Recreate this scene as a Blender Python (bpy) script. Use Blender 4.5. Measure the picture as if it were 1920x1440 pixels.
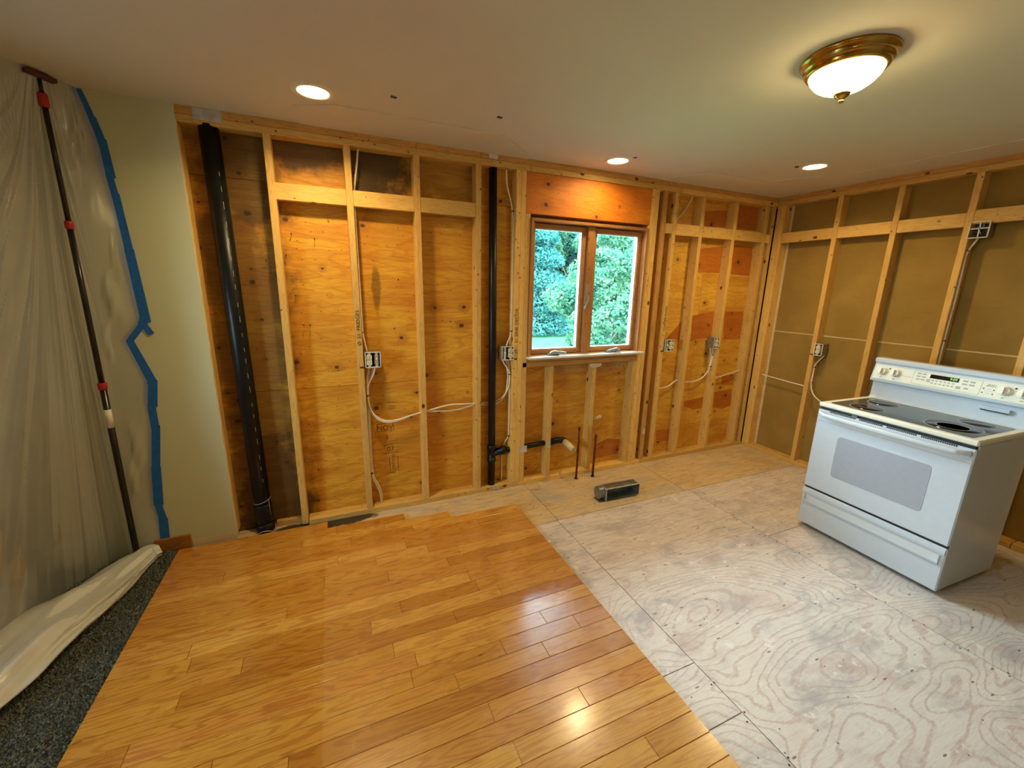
import bpy, bmesh, math, random
import numpy as np
from mathutils import Vector, Matrix

for o in list(bpy.data.objects):
    bpy.data.objects.remove(o, do_unlink=True)
S = bpy.context.scene
COL = S.collection
PI = math.pi
rnd = random.Random(7)

# ------------------------------------------------------------------ camera
CAM_F, CAM_YAW, CAM_PITCH, CAM_ROLL = 770.95, .4138, -.2319, .0198
CAM_POS = Vector((.2742, -2.8091, 1.5905))
cam = bpy.data.objects.new('camera', bpy.data.cameras.new('camera'))
COL.objects.link(cam)
cam.data.sensor_fit = 'HORIZONTAL'; cam.data.sensor_width = 36.0
cam.data.lens = 36.0 * CAM_F / 1920.0
cam.data.clip_start = .02
_f = Vector((math.sin(CAM_YAW)*math.cos(CAM_PITCH), math.cos(CAM_YAW)*math.cos(CAM_PITCH), math.sin(CAM_PITCH)))
_r = Vector((math.cos(CAM_YAW), -math.sin(CAM_YAW), 0)); _u = _r.cross(_f)
_r2 = math.cos(CAM_ROLL)*_r + math.sin(CAM_ROLL)*_u
_u2 = -math.sin(CAM_ROLL)*_r + math.cos(CAM_ROLL)*_u
cam.matrix_world = Matrix.Translation(CAM_POS) @ Matrix((_r2, _u2, -_f)).transposed().to_4x4()
S.camera = cam

# ------------------------------------------------------------------ light
EXPOSURE = 1.63
SKY_COLOR, SKY_STRENGTH = (.64, .83, 1.0), 15.0
CAN_WATTS, CAN_COLOR = 3.3, (1.0, .75, .36)
DOME_STRENGTH, DOME_COLOR = 14.0, (1.0, .78, .38)
S.view_settings.view_transform = 'Standard'; S.view_settings.look = 'None'
S.view_settings.exposure = EXPOSURE; S.view_settings.gamma = 1.0
S.view_settings.use_curve_mapping = False
S.cycles.max_bounces = 5; S.cycles.diffuse_bounces = 3; S.cycles.glossy_bounces = 2; S.cycles.transmission_bounces = 3; S.cycles.transparent_max_bounces = 8
S.cycles.use_adaptive_sampling = True; S.cycles.adaptive_threshold = .05; S.cycles.adaptive_min_samples = 16
W = bpy.data.worlds.new('overcast_sky'); S.world = W; W.use_nodes = True
W.node_tree.nodes['Background'].inputs[0].default_value = (*SKY_COLOR, 1)
W.node_tree.nodes['Background'].inputs[1].default_value = SKY_STRENGTH
def portal(name, loc, rot, sx, sy):
    l = bpy.data.lights.new(name, 'AREA'); l.shape = 'RECTANGLE'; l.size = sx; l.size_y = sy
    l.cycles.is_portal = True
    o = bpy.data.objects.new(name, l); COL.objects.link(o); o.location = loc; o.rotation_euler = rot
DOOR_X, DOOR_Y0, DOOR_Y1, DOOR_Z, DOOR_S = -2.2, -2.05, -1.45, 2.0, 1.0   # unseen window added in the left wall for cool daylight
portal('window_portal', (2.15, .12, 1.57), (-PI/2, 0, 0), 1.0, .95)
portal('side_window_portal', (DOOR_X-.11, (DOOR_Y0+DOOR_Y1)/2, (DOOR_Z+DOOR_S)/2), (0, -PI/2, 0), DOOR_Z-DOOR_S, DOOR_Y1-DOOR_Y0)

# ------------------------------------------------------------------ material helpers
class NT:
    def __init__(s, name):
        s.m = bpy.data.materials.new(name); s.m.use_nodes = True
        s.t = s.m.node_tree; s.t.nodes.clear()
        s.out = s.t.nodes.new('ShaderNodeOutputMaterial')
    def n(s, typ, **kw):
        nd = s.t.nodes.new('ShaderNode' + typ)
        for k, v in kw.items(): setattr(nd, k, v)
        return nd
    def put(s, sock, v):
        if isinstance(v, bpy.types.NodeSocket): s.t.links.new(v, sock)
        elif isinstance(v, (tuple, list)) and len(v) == 3 and sock.type == 'RGBA': sock.default_value = (*v, 1)
        else: sock.default_value = v
    def math(s, op, a, b=0.0, c=0.0, clamp=False):
        nd = s.n('Math', operation=op, use_clamp=clamp)
        for i, v in enumerate((a, b, c)): s.put(nd.inputs[i], v)
        return nd.outputs[0]
    def vmath(s, op, a, b=(0, 0, 0)):
        nd = s.n('VectorMath', operation=op); s.put(nd.inputs[0], a); s.put(nd.inputs[1], b); return nd.outputs[0]
    def mix(s, fac, a, b, mode='MIX'):
        nd = s.n('Mix', data_type='RGBA', blend_type=mode)
        s.put(nd.inputs[0], fac); s.put(nd.inputs[6], a); s.put(nd.inputs[7], b); return nd.outputs[2]
    def obj(s): return s.n('TexCoord').outputs['Object']
    def rand(s): return s.n('ObjectInfo').outputs['Random']
    def pos(s): return s.n('NewGeometry').outputs['Position']
    def scaled(s, v, sc): return s.vmath('MULTIPLY', v, sc)
    def noise(s, v, scale, detail=2.0, rough=.5, dist=0.0):
        nd = s.n('TexNoise'); s.put(nd.inputs['Vector'], v)
        nd.inputs['Scale'].default_value = scale; nd.inputs['Detail'].default_value = detail
        nd.inputs['Roughness'].default_value = rough; nd.inputs['Distortion'].default_value = dist
        return nd.outputs['Fac']
    def flat(s, v, axes='xz'):
        q = s.xyz(v); c = s.n('CombineXYZ'); s.put(c.inputs[0], q['xyz'.index(axes[0])]); s.put(c.inputs[1], q['xyz'.index(axes[1])]); return c.outputs[0]
    def vor(s, v, scale, dims='2D', rnd=1.0):
        nd = s.n('TexVoronoi', voronoi_dimensions=dims); s.put(nd.inputs['Vector'], v); nd.inputs['Scale'].default_value = scale
        nd.inputs['Randomness'].default_value = rnd
        return nd.outputs['Distance'], nd.outputs['Color'], nd.outputs['Position']
    def ss(s, x, lo, hi, a=0.0, b=1.0):
        nd = s.n('MapRange', interpolation_type='SMOOTHSTEP')
        for i, v in enumerate((x, lo, hi, a, b)): s.put(nd.inputs[i], v)
        return nd.outputs[0]
    def xyz(s, v):
        nd = s.n('SeparateXYZ'); s.put(nd.inputs[0], v); return nd.outputs
    def bump(s, h, strength=.3, dist=.002):
        nd = s.n('Bump'); s.put(nd.inputs['Height'], h); nd.inputs['Strength'].default_value = strength
        nd.inputs['Distance'].default_value = dist; return nd.outputs[0]
    def bsdf(s, color, rough=.5, metal=0.0, normal=None, **kw):
        nd = s.n('BsdfPrincipled'); s.put(nd.inputs['Base Color'], color); s.put(nd.inputs['Roughness'], rough)
        s.put(nd.inputs['Metallic'], metal)
        if normal is not None: s.put(nd.inputs['Normal'], normal)
        for k, v in kw.items(): s.put(nd.inputs[k.replace('_', ' ')], v)
        s.t.links.new(nd.outputs[0], s.out.inputs[0]); return s.m

def rgb(r, g, b):
    f = lambda c: (c/255/12.92) if c/255 <= .04045 else ((c/255+.055)/1.055)**2.4
    return (f(r), f(g), f(b))

def plain(name, col, rough=.5, metal=0.0, var=.06, scale=30, **kw):
    t = NT(name); v = t.noise(t.obj(), scale, 3)
    c = t.mix(t.ss(v, .3, .7), tuple(x*(1-var) for x in col), tuple(min(1, x*(1+var)) for x in col))
    return t.bsdf(c, rough, metal, **kw)

def knots(t, v, scale, size, keep):
    """sparse dark knots: returns mask 0..1 (1 inside a knot)"""
    d, c, p = t.vor(v, scale, '3D')
    k = t.math('LESS_THAN', t.xyz(c)[0], keep)
    return t.math('MULTIPLY', t.ss(d, size*.45, size, 1.0, 0.0), k), d, k

def pine_mat(name, light, dark, knotcol):
    t = NT(name)
    v = t.vmath('ADD', t.obj(), t.vmath('MULTIPLY', t.n('CombineXYZ').outputs[0], (1, 1, 1)))
    r = t.rand(); cmb = t.n('CombineXYZ'); t.put(cmb.inputs[0], t.math('MULTIPLY', r, 37.0)); t.put(cmb.inputs[1], t.math('MULTIPLY', r, 11.0)); t.put(cmb.inputs[2], t.math('MULTIPLY', r, 5.0))
    v = t.vmath('ADD', t.obj(), cmb.outputs[0])
    g = t.noise(t.scaled(v, (1.3, 16, 16)), 2.2, 2, .5, .3)
    lines = t.math('SINE', t.math('MULTIPLY', g, 60.0))
    lines = t.ss(lines, .1, 1.0)
    fine = t.noise(t.scaled(v, (3, 90, 90)), 4, 2)
    c = t.mix(t.math('MULTIPLY', lines, .38), light, dark)
    c = t.mix(t.ss(fine, .45, .75, 0, .3), c, dark)
    c = t.mix(t.ss(t.noise(t.scaled(v, (2, 4, 4)), 2.5, 3), .5, .8, 0, .45), c, dark)
    km, d, k = knots(t, t.scaled(v, (1, 1.6, 1.6)), 6.5, .16, .45)
    c = t.mix(km, c, knotcol)
    dn, cn, pn = t.vor(t.scaled(v, (1, 1.3, 1.3)), 21, '3D')
    c = t.mix(t.math('MULTIPLY', t.ss(dn, .10, .17, .85, 0), t.math('LESS_THAN', t.xyz(cn)[1], .3)), c, tuple(x*.8 for x in knotcol))
    # brightness differs from stick to stick
    hs = t.n('HueSaturation'); t.put(hs.inputs['Color'], c); t.put(hs.inputs['Value'], t.math('ADD', .84, t.math('MULTIPLY', r, .3)))
    return t.bsdf(hs.outputs[0], .62, normal=t.bump(t.math('ADD', lines, fine), .25, .0015))

PINE = pine_mat('pine_lumber', rgb(238, 190, 100), rgb(200, 138, 52), rgb(84, 44, 16))
PINE_OLD = pine_mat('weathered_pine', rgb(212, 156, 76), rgb(166, 106, 38), rgb(70, 38, 14))

def blob(t, P, c, r, soft=.5):
    """stain outline: 1 inside ellipsoid c,r in world space"""
    v = t.vmath('DIVIDE', t.vmath('SUBTRACT', P, c), r)
    nd = t.n('VectorMath', operation='LENGTH'); t.put(nd.inputs[0], v)
    return t.math('SUBTRACT', 1.0, nd.outputs['Value'])

def sheathing_mat(name, light, dark, stain=True):
    t = NT(name); o = t.obj(); P = t.pos()
    r = t.rand(); cmb = t.n('CombineXYZ'); t.put(cmb.inputs[0], t.math('MULTIPLY', r, 23.0)); t.put(cmb.inputs[2], t.math('MULTIPLY', r, 9.0))
    v = t.vmath('ADD', o, cmb.outputs[0])
    g = t.noise(t.scaled(v, (1.0, 1, 5.0)), 1.5, 2.5, .45, .5)
    lines = t.ss(t.math('SINE', t.math('MULTIPLY', g, 62.0)), .2, 1.0)
    fine = t.noise(t.scaled(v, (4, 1, 55)), 5, 3, .6)
    band = t.noise(t.scaled(v, (.5, 1, 7)), 1.6, 4, .6)
    c = t.mix(t.math('MULTIPLY', lines, .34), light, dark)
    c = t.mix(t.ss(band, .42, .7, 0, .5), c, dark)
    c = t.mix(t.ss(fine, .42, .72, 0, .45), c, tuple(x*.72 for x in dark))
    tone = t.noise(t.scaled(v, (1, 1, 2.2)), 1.7, 2)
    c = t.mix(t.ss(tone, .42, .68, 0, .42), c, dark)
    # knots with a dark halo
    v2 = t.flat(v); d, cc, p = t.vor(t.scaled(v2, (1, 1.25, 1)), 4.6)
    keep = t.math('LESS_THAN', t.xyz(cc)[0], .40)
    d = t.math('ADD', t.math('DIVIDE', d, t.math('ADD', .35, t.xyz(cc)[1])), t.math('MULTIPLY', t.math('SUBTRACT', t.noise(v, 40, 2), .5), .05))
    big = t.math('MULTIPLY', t.ss(d, .04, .085, 1, 0), keep)
    ring = t.math('MULTIPLY', t.ss(d, .10, .30, .35, 0), keep)
    c = t.mix(ring, c, tuple(x*.6 for x in dark)); c = t.mix(t.math('MULTIPLY', big, .9), c, rgb(70, 30, 8))
    d2, c2, p2 = t.vor(t.scaled(v2, (1, 1.7, 1)), 11)
    c = t.mix(t.math('MULTIPLY', t.ss(d2, .03, .075, .75, 0), t.math('LESS_THAN', t.xyz(c2)[1], .3)), c, rgb(80, 36, 10))
    if stain:
        nz = t.math('MULTIPLY', t.math('SUBTRACT', t.noise(P, 5.5, 4, .65), .5), 1.5)
        m = None
        for cen, rad, amt in (((-.2, .09, 1.0), (.34, 1, 2.2), .66), ((-.1, .09, 2.15), (.22, 1, .45), .78), ((-.15, .09, .15), (.32, 1, .8), .84), ((.16, .09, 2.38), (.42, 1, .20), .80),
                              ((.62, .09, 2.36), (.26, 1, .34), .90), ((1.0, .09, 2.33), (.36, 1, .22), .40), ((.56, .09, 1.55), (.03, 1, .2), .5)):
            b = t.ss(t.math('ADD', blob(t, P, cen, rad), nz), .0, .5, 0, amt)
            m = b if m is None else t.math('MAXIMUM', m, b)
        c = t.mix(m, c, rgb(38, 30, 14))
    return t.bsdf(c, .6, normal=t.bump(t.math('ADD', lines, fine), .2, .0015))

SHEATH = sheathing_mat('fir_plywood_sheathing', rgb(238, 178, 52), rgb(194, 112, 18))
SHEATH_PATCHY = sheathing_mat('fir_plywood_patched_veneer', rgb(240, 186, 66), rgb(200, 124, 26), stain=False)
HEADER = sheathing_mat('fir_plywood_header', rgb(234, 140, 24), rgb(200, 100, 12), stain=False)

def subfloor_mat(name, light, mid, dark, aged=False):
    t = NT(name); o = t.obj(); P = t.pos()
    r = t.rand(); cmb = t.n('CombineXYZ'); t.put(cmb.inputs[0], t.math('MULTIPLY', r, 13.0)); t.put(cmb.inputs[1], t.math('MULTIPLY', r, 29.0))
    v = t.vmath('ADD', o, cmb.outputs[0])
    g = t.noise(t.scaled(v, (1.0, 2.3, 1)), .95, 2.0, .40, .3)
    ph = t.math('ADD', t.math('MULTIPLY', g, 215.0), t.math('MULTIPLY', t.noise(t.scaled(v, (3, 12, 1)), 4.0, 3, .6), 3.0))
    fig = t.ss(t.math('ADD', t.math('MULTIPLY', t.xyz(P)[1], -.55), t.math('MULTIPLY', t.noise(P, 1.3, 2), 1.2)), .95, 1.65, .25, 1.0)   # how bold the figure of the veneer is
    lines = t.math('MULTIPLY', t.ss(t.math('SINE', ph), .5, .98), fig)
    rag = t.noise(t.scaled(v, (9, 40, 1)), 3.0, 4, .7)
    fine = t.noise(t.scaled(v, (5, 70, 1)), 4.0, 3, .6)
    c = t.mix(t.math('MULTIPLY', lines, t.ss(rag, .3, .65, .15, .68)), light, mid)
    c = t.mix(t.ss(fine, .5, .78, 0, .55), c, mid)
    streak = t.noise(t.scaled(v, (1.6, 22, 1)), 3.2, 5, .68)
    c = t.mix(t.math('MULTIPLY', t.ss(streak, .47, .68, 0, .8), t.math('SUBTRACT', 1.25, fig)), c, tuple(x*.86 for x in mid))
    c = t.mix(t.ss(t.noise(t.scaled(v, (1, 1.6, 1)), 3.0, 4, .6), .5, .75, 0, .55), c, mid)
    # grey scuffs, white filler splashes, dark gouges
    c = t.mix(t.ss(t.noise(t.scaled(t.vmath('ADD', v, (3, 7, 1)), (1, 1.8, 1)), 2.6, 6, .72), .47, .68, 0, .8), c, rgb(176, 168, 166))
    spl = t.noise(t.vmath('ADD', P, (2.2, .4, 0)), 10.0, 5, .70)
    if not aged: c = t.mix(t.ss(spl, .60, .66, 0, .85), c, rgb(238, 230, 220))
    dd, dc, dp = t.vor(t.scaled(v, (.5, 1.7, 1)), 12)
    c = t.mix(t.math('MULTIPLY', t.ss(dd, .05, .09, .8, 0), t.math('LESS_THAN', t.xyz(dc)[0], .16)), c, dark)
    nd, nc, npn = t.vor(P, 14, rnd=1.0)
    c = t.mix(t.math('MULTIPLY', t.ss(nd, .035, .055, .9, 0), t.math('LESS_THAN', t.xyz(nc)[2], .10)), c, rgb(58, 40, 30))
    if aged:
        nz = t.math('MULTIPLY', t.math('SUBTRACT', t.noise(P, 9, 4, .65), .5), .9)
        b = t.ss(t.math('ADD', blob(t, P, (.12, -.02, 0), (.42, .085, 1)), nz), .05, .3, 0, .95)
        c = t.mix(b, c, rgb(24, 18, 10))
    return t.bsdf(c, .40, normal=t.bump(t.math('ADD', t.math('MULTIPLY', lines, .6), fine), .22, .0010), Specular_IOR_Level=.7)

SUBFLOOR = subfloor_mat('sanded_subfloor_plywood', rgb(228, 217, 206), rgb(190, 156, 142), rgb(110, 66, 44))
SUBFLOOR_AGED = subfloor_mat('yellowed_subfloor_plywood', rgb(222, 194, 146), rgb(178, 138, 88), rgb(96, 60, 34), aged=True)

def hardwood_mat():
    t = NT('oak_floor_finish'); o = t.obj(); P = t.pos(); r = t.rand()
    cmb = t.n('CombineXYZ'); t.put(cmb.inputs[0], t.math('MULTIPLY', r, 41.0)); t.put(cmb.inputs[1], t.math('MULTIPLY', r, 17.0))
    v = t.vmath('ADD', o, cmb.outputs[0])
    g = t.noise(t.scaled(v, (1.0, 9.0, 1)), 1.7, 2, .4, .25)
    lines = t.ss(t.math('SINE', t.math('MULTIPLY', g, 64.0)), .0, 1.0)
    fine = t.noise(t.scaled(v, (5, 160, 1)), 3.0, 3, .65)
    ramp = t.n('ValToRGB'); t.put(ramp.inputs[0], r)
    cr = ramp.color_ramp; cr.interpolation = 'LINEAR'
    cols = [(0, rgb(190, 122, 34)), (.3, rgb(214, 152, 54)), (.55, rgb(206, 138, 50)), (.8, rgb(226, 168, 72)), (1, rgb(204, 130, 48))]
    cr.elements[0].position = 0; cr.elements[0].color = (*cols[0][1], 1)
    cr.elements[1].position = 1; cr.elements[1].color = (*cols[-1][1], 1)
    for p, c in cols[1:-1]:
        e = cr.elements.new(p); e.color = (*c, 1)
    base = ramp.outputs[0]
    dk = t.mix(1.0, base, rgb(205, 165, 130), 'MULTIPLY')
    c = t.mix(t.math('MULTIPLY', lines, .55), base, dk)
    c = t.mix(t.ss(fine, .5, .72, 0, .55), c, t.mix(1.0, dk, rgb(200, 170, 140), 'MULTIPLY'))
    # an old sharp-edged fade in the finish
    sx = t.xyz(P); fade = t.math('MULTIPLY', t.ss(sx[0], .130, .142), t.ss(sx[1], -.3, -.6))
    c = t.mix(t.math('MULTIPLY', fade, .10), c, rgb(236, 200, 140))
    dd, dc, dp = t.vor(t.scaled(v, (.6, 2.4, 1)), 7)
    c = t.mix(t.math('MULTIPLY', t.ss(dd, .04, .09, .7, 0), t.math('LESS_THAN', t.xyz(dc)[0], .025)), c, rgb(92, 44, 14))
    rough = t.ss(t.noise(P, 6, 4, .6), .3, .7, .19, .30)
    return t.bsdf(c, rough, normal=t.bump(t.math('ADD', fine, t.math('MULTIPLY', lines, .4)), .10, .0008), Specular_IOR_Level=.5, Coat_Weight=1.0, Coat_Roughness=.17, Coat_IOR=1.6)
OAK = hardwood_mat()

def drywall_mat(name, col, rough=.85, tex=220, strength=.12):
    t = NT(name); P = t.pos()
    c = t.mix(t.ss(t.noise(P, 1.6, 3), .35, .7), tuple(x*.97 for x in col), col)
    return t.bsdf(c, rough, normal=t.bump(t.noise(P, tex, 3), strength, .001))
GREEN = drywall_mat('sage_green_paint', rgb(212, 213, 172))
CEIL = drywall_mat('ceiling_paint', rgb(220, 214, 192))
PATCH = drywall_mat('ceiling_patch_paint', rgb(220, 211, 188))
OFFWHITE = drywall_mat('offwhite_wall_paint', rgb(214, 206, 190))
GYPSUM = drywall_mat('cut_gypsum_edge', rgb(226, 208, 170))
def kraft():
    t = NT('brown_kraft_paper'); P = t.pos(); x = t.xyz(P)
    c = t.mix(t.ss(t.noise(P, 3.0, 5, .6), .35, .7), rgb(150, 118, 48), rgb(166, 132, 60))
    c = t.mix(t.ss(t.noise(t.scaled(P, (1, 2, 14)), 3, 3), .6, .8, 0, .35), c, rgb(128, 96, 38))
    return t.bsdf(c, .88, normal=t.bump(t.noise(P, 160, 3), .15, .001))
KRAFT = kraft()
SEAMTAPE = plain('pale_seam_paper', rgb(214, 186, 138), .8)
BLACKABS = plain('black_drain_plastic', (.007, .0075, .007), .36, var=.3, scale=14, Specular_IOR_Level=.32)
PVC_TAN = plain('tan_taped_pipe', rgb(214, 192, 138), .6, var=.12, scale=22)
ROMEX = plain('white_cable_jacket', rgb(240, 230, 208), .5)
ROMEX_TAN = plain('tan_wire_jacket', rgb(198, 164, 104), .5)
STAPLE = plain('dark_staple', rgb(52, 34, 22), .5, var=.2)
GALV = plain('galvanized_steel', rgb(206, 202, 192), .55, .45, var=.2, scale=18)
GALV_DULL = plain('dull_galvanized_sheet', rgb(132, 134, 128), .42, .75, var=.3, scale=12)
BOXSTEEL = plain('grey_box_steel', rgb(150, 140, 122), .5, .5, var=.15)
BOXDARK = plain('dark_box_inside', rgb(60, 60, 52), .6, .2, var=.3)
RIMWHITE = plain('plaster_spattered_rim', rgb(222, 212, 190), .6, var=.15, scale=60)
IVORY = plain('ivory_outlet_plastic', rgb(240, 226, 190), .4)
SLOT = plain('black_slot', (.01, .01, .01), .6)
COPPER = plain('tarnished_copper', rgb(112, 62, 36), .45, .8, var=.35, scale=40)
BLUE = plain('blue_painters_tape', rgb(28, 106, 190), .62, var=.1, scale=40)
DARKBLUE = plain('small_blue_tape', rgb(62, 74, 104), .6)
BASEWOOD = pine_mat('stained_baseboard', rgb(176, 112, 44), rgb(128, 76, 26), rgb(60, 30, 10))
BRASS = plain('antique_brass', rgb(196, 156, 78), .22, 1.0, var=.1)
TRIMWHITE = plain('white_trim_ring', rgb(236, 226, 200), .45)
WINWOOD = pine_mat('brown_window_wood', rgb(188, 128, 66), rgb(146, 88, 40), rgb(80, 40, 16))
WINWHITE = plain('white_window_cladding', rgb(226, 228, 226), .4)
CLAD = plain('grey_white_cladding', rgb(112, 124, 132), .5)
SILLPAINT = plain('painted_window_stool', rgb(226, 226, 222), .35)
CRANK = plain('grey_crank_metal', rgb(150, 156, 158), .4, .4)
POLEBLACK = plain('black_pole_enamel', (.014, .011, .010), .25)
RED = plain('red_pole_collar', rgb(176, 34, 26), .45)
PADRED = plain('dark_red_rubber', rgb(92, 34, 30), .7)
PAPERWHITE = plain('white_sticker', rgb(226, 222, 212), .5)
INK = plain('black_marker_ink', rgb(40, 26, 16), .7)
STAMP = plain('brown_stamp_ink', rgb(104, 56, 14), .7)
NAIL = plain('rusty_nail', rgb(70, 46, 28), .5, .6)
ENAMEL = plain('white_enamel', rgb(204, 209, 213), .22, var=.015, Coat_Weight=.3)
ENAMEL_CREAM = plain('cream_control_panel', rgb(236, 230, 208), .35, var=.015)
OVENGLASS = plain('grey_oven_glass', rgb(168, 170, 176), .10, var=.02)
COOKGLASS = plain('speckled_black_glass', rgb(80, 84, 80), .10, var=.25, scale=500)
BURNER = plain('dark_burner_zone', rgb(34, 34, 32), .14, var=.2)
RINGMARK = plain('grey_burner_ring', rgb(150, 150, 144), .3)
GREYPRINT = plain('grey_panel_print', rgb(176, 172, 156), .6)
DARKPRINT = plain('dark_panel_print', rgb(70, 68, 60), .6)
DISPLAY = plain('dark_display', rgb(28, 22, 12), .15)
def emit(name, col, st):
    t = NT(name); e = t.n('Emission'); e.inputs[0].default_value = (*col, 1); e.inputs[1].default_value = st
    t.t.links.new(e.outputs[0], t.out.inputs[0]); return t.m
LCD = emit('green_clock_digits', (.35, .9, .25), .5)
CANGLOW = emit('warm_lamp_lens', (1.0, .80, .50), 9.0)
def dome_glass():
    t = NT('glowing_alabaster_glass'); o = t.obj()
    sw = t.noise(o, 9, 3, .5, 2.2)
    e = t.n('Emission'); t.put(e.inputs[0], t.mix(t.ss(sw, .4, .65), DOME_COLOR, (1.0, .66, .26)))
    t.put(e.inputs[1], t.ss(sw, .35, .7, DOME_STRENGTH, DOME_STRENGTH*.75))
    t.t.links.new(e.outputs[0], t.out.inputs[0]); return t.m
DOMEGLASS = dome_glass()
def clear_glass():
    t = NT('clear_window_glass'); tr = t.n('BsdfTransparent'); tr.inputs[0].default_value = (.93, .98, .97, 1)
    gl = t.n('BsdfGlossy'); gl.inputs['Roughness'].default_value = .02
    fr = t.n('Fresnel'); fr.inputs[0].default_value = 1.35
    mx = t.n('MixShader'); t.put(mx.inputs[0], fr.outputs[0]); t.put(mx.inputs[1], tr.outputs[0]); t.put(mx.inputs[2], gl.outputs[0])
    t.t.links.new(mx.outputs[0], t.out.inputs[0]); return t.m
GLASS = clear_glass()
def film(name, clear, body):
    t = NT(name); P = t.pos()
    nz = t.noise(t.scaled(P, (1, 1, .10)), 7, 2, .5)
    nrm = t.bump(t.math('ADD', t.noise(t.scaled(P, (1, 1, .06)), 22, 2, .5), t.math('MULTIPLY', t.noise(t.scaled(P, (1, 1, .4)), 26, 3, .6), .22)), .12, .012)
    df = t.n('BsdfDiffuse'); df.inputs[0].default_value = (.88, .88, .83, 1); t.put(df.inputs['Normal'], nrm)
    tl = t.n('BsdfTranslucent'); tl.inputs[0].default_value = (.80, .80, .76, 1)
    m1 = t.n('MixShader'); m1.inputs[0].default_value = body; t.put(m1.inputs[1], df.outputs[0]); t.put(m1.inputs[2], tl.outputs[0])
    tr = t.n('BsdfTransparent'); tr.inputs[0].default_value = (.95, .95, .93, 1)
    m2 = t.n('MixShader'); t.put(m2.inputs[0], t.ss(nz, .3, .7, clear+.04, clear-.04)); t.put(m2.inputs[1], m1.outputs[0]); t.put(m2.inputs[2], tr.outputs[0])
    gl = t.n('BsdfGlossy'); gl.inputs['Roughness'].default_value = .17; t.put(gl.inputs['Normal'], nrm)
    lw = t.n('LayerWeight'); lw.inputs[0].default_value = .25; t.put(lw.inputs['Normal'], nrm)
    m3 = t.n('MixShader'); t.put(m3.inputs[0], t.math('ADD', .06, t.math('MULTIPLY', lw.outputs['Fresnel'], .28))); t.put(m3.inputs[1], m2.outputs[0]); t.put(m3.inputs[2], gl.outputs[0])
    t.t.links.new(m3.outputs[0], t.out.inputs[0]); return t.m
FILM = film('translucent_plastic_film', .38, .55); FILM_LAYERS = film('layered_plastic_film', .02, .08)
def carpet_mat():
    t = NT('grey_carpet_pile'); P = t.pos()
    c = t.mix(t.ss(t.noise(P, 160, 2), .35, .65), rgb(84, 92, 88), rgb(158, 160, 148))
    c = t.mix(t.ss(t.noise(P, 14, 3), .4, .7, 0, .3), c, rgb(92, 100, 94))
    return t.bsdf(c, .95)
CARPET = carpet_mat()
def leaf_mat(name, a, b, tip):
    t = NT(name); P = t.pos()
    c = t.mix(t.ss(t.noise(P, 1.1, 4, .65), .35, .65), a, b)
    c = t.mix(t.ss(t.noise(P, 5.0, 2), .55, .7, 0, .8), c, tip)
    df = t.n('BsdfDiffuse'); t.put(df.inputs[0], c); tl = t.n('BsdfTranslucent'); t.put(tl.inputs[0], c)
    m = t.n('MixShader'); m.inputs[0].default_value = .35; t.put(m.inputs[1], df.outputs[0]); t.put(m.inputs[2], tl.outputs[0])
    t.t.links.new(m.outputs[0], t.out.inputs[0]); return t.m
LEAF_TEAL = leaf_mat('bluish_green_leaves', (.024, .11, .098), (.060, .185, .16), (.11, .27, .22))
LEAF_GREEN = leaf_mat('fresh_green_leaves', (.03, .10, .062), (.072, .17, .092), (.15, .24, .12))
BARK = plain('grey_bark', rgb(92, 84, 74), .9, var=.3, scale=6)
def grass_mat():
    t = NT('lawn_grass'); P = t.pos()
    c = t.mix(t.ss(t.noise(t.scaled(P, (1, 3, 1)), 1.5, 5, .65), .35, .65), (.026, .078, .040), (.045, .115, .062))
    df = t.n('BsdfDiffuse'); t.put(df.inputs[0], c); t.t.links.new(df.outputs[0], t.out.inputs[0]); return t.m
GRASS = grass_mat()
PAVING = plain('neutral_bounce_paving', rgb(110, 112, 112), .9)
DARKGAP = plain('dark_void', rgb(28, 18, 10), .9)

# ------------------------------------------------------------------ geometry helpers
LOC = {}
def link(name, me, mat, parent=None, smooth=False):
    o = bpy.data.objects.new(name, me); COL.objects.link(o)
    if mat is not None and len(me.materials) == 0: me.materials.append(mat)
    if smooth:
        me.polygons.foreach_set('use_smooth', [True]*len(me.polygons))
    if parent is not None: o.parent = parent
    return o
def tag(o, label, cat, group=None, kind=None):
    o['label'] = label; o['category'] = cat
    if group: o['group'] = group
    if kind: o['kind'] = kind
    return o
def thing(name, label, cat, loc=(0, 0, 0), rz=0, group=None):
    o = bpy.data.objects.new(name, None); COL.objects.link(o); o.empty_display_size = .05
    o.location = loc; o.rotation_euler = (0, 0, rz)
    return tag(o, label, cat, group)
def struct(name, label, loc=(0, 0, 0)):
    o = bpy.data.objects.new(name, None); COL.objects.link(o); o.empty_display_size = .05; o.location = loc
    o['kind'] = 'structure'; o['label'] = label; o['category'] = name.split('_')[0]
    return o
def struct_mesh(name, me, mat, label):
    o = link(name, me, mat); o['kind'] = 'structure'; o['label'] = label; o['category'] = name.split('_')[0]; return o
def bm_me(name, bm):
    me = bpy.data.meshes.new(name); bm.to_mesh(me); bm.free(); return me
def add_box(bm, x0, x1, y0, y1, z0, z1, bev=0.0):
    r = bmesh.ops.create_cube(bm, size=1.0)
    vs = r['verts']
    for v in vs:
        v.co = Vector(((x0+x1)/2+v.co.x*(x1-x0), (y0+y1)/2+v.co.y*(y1-y0), (z0+z1)/2+v.co.z*(z1-z0)))
    if bev:
        es = list({e for v in vs for e in v.link_edges})
        bmesh.ops.bevel(bm, geom=es, offset=bev, segments=1, profile=.5, affect='EDGES')
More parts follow.
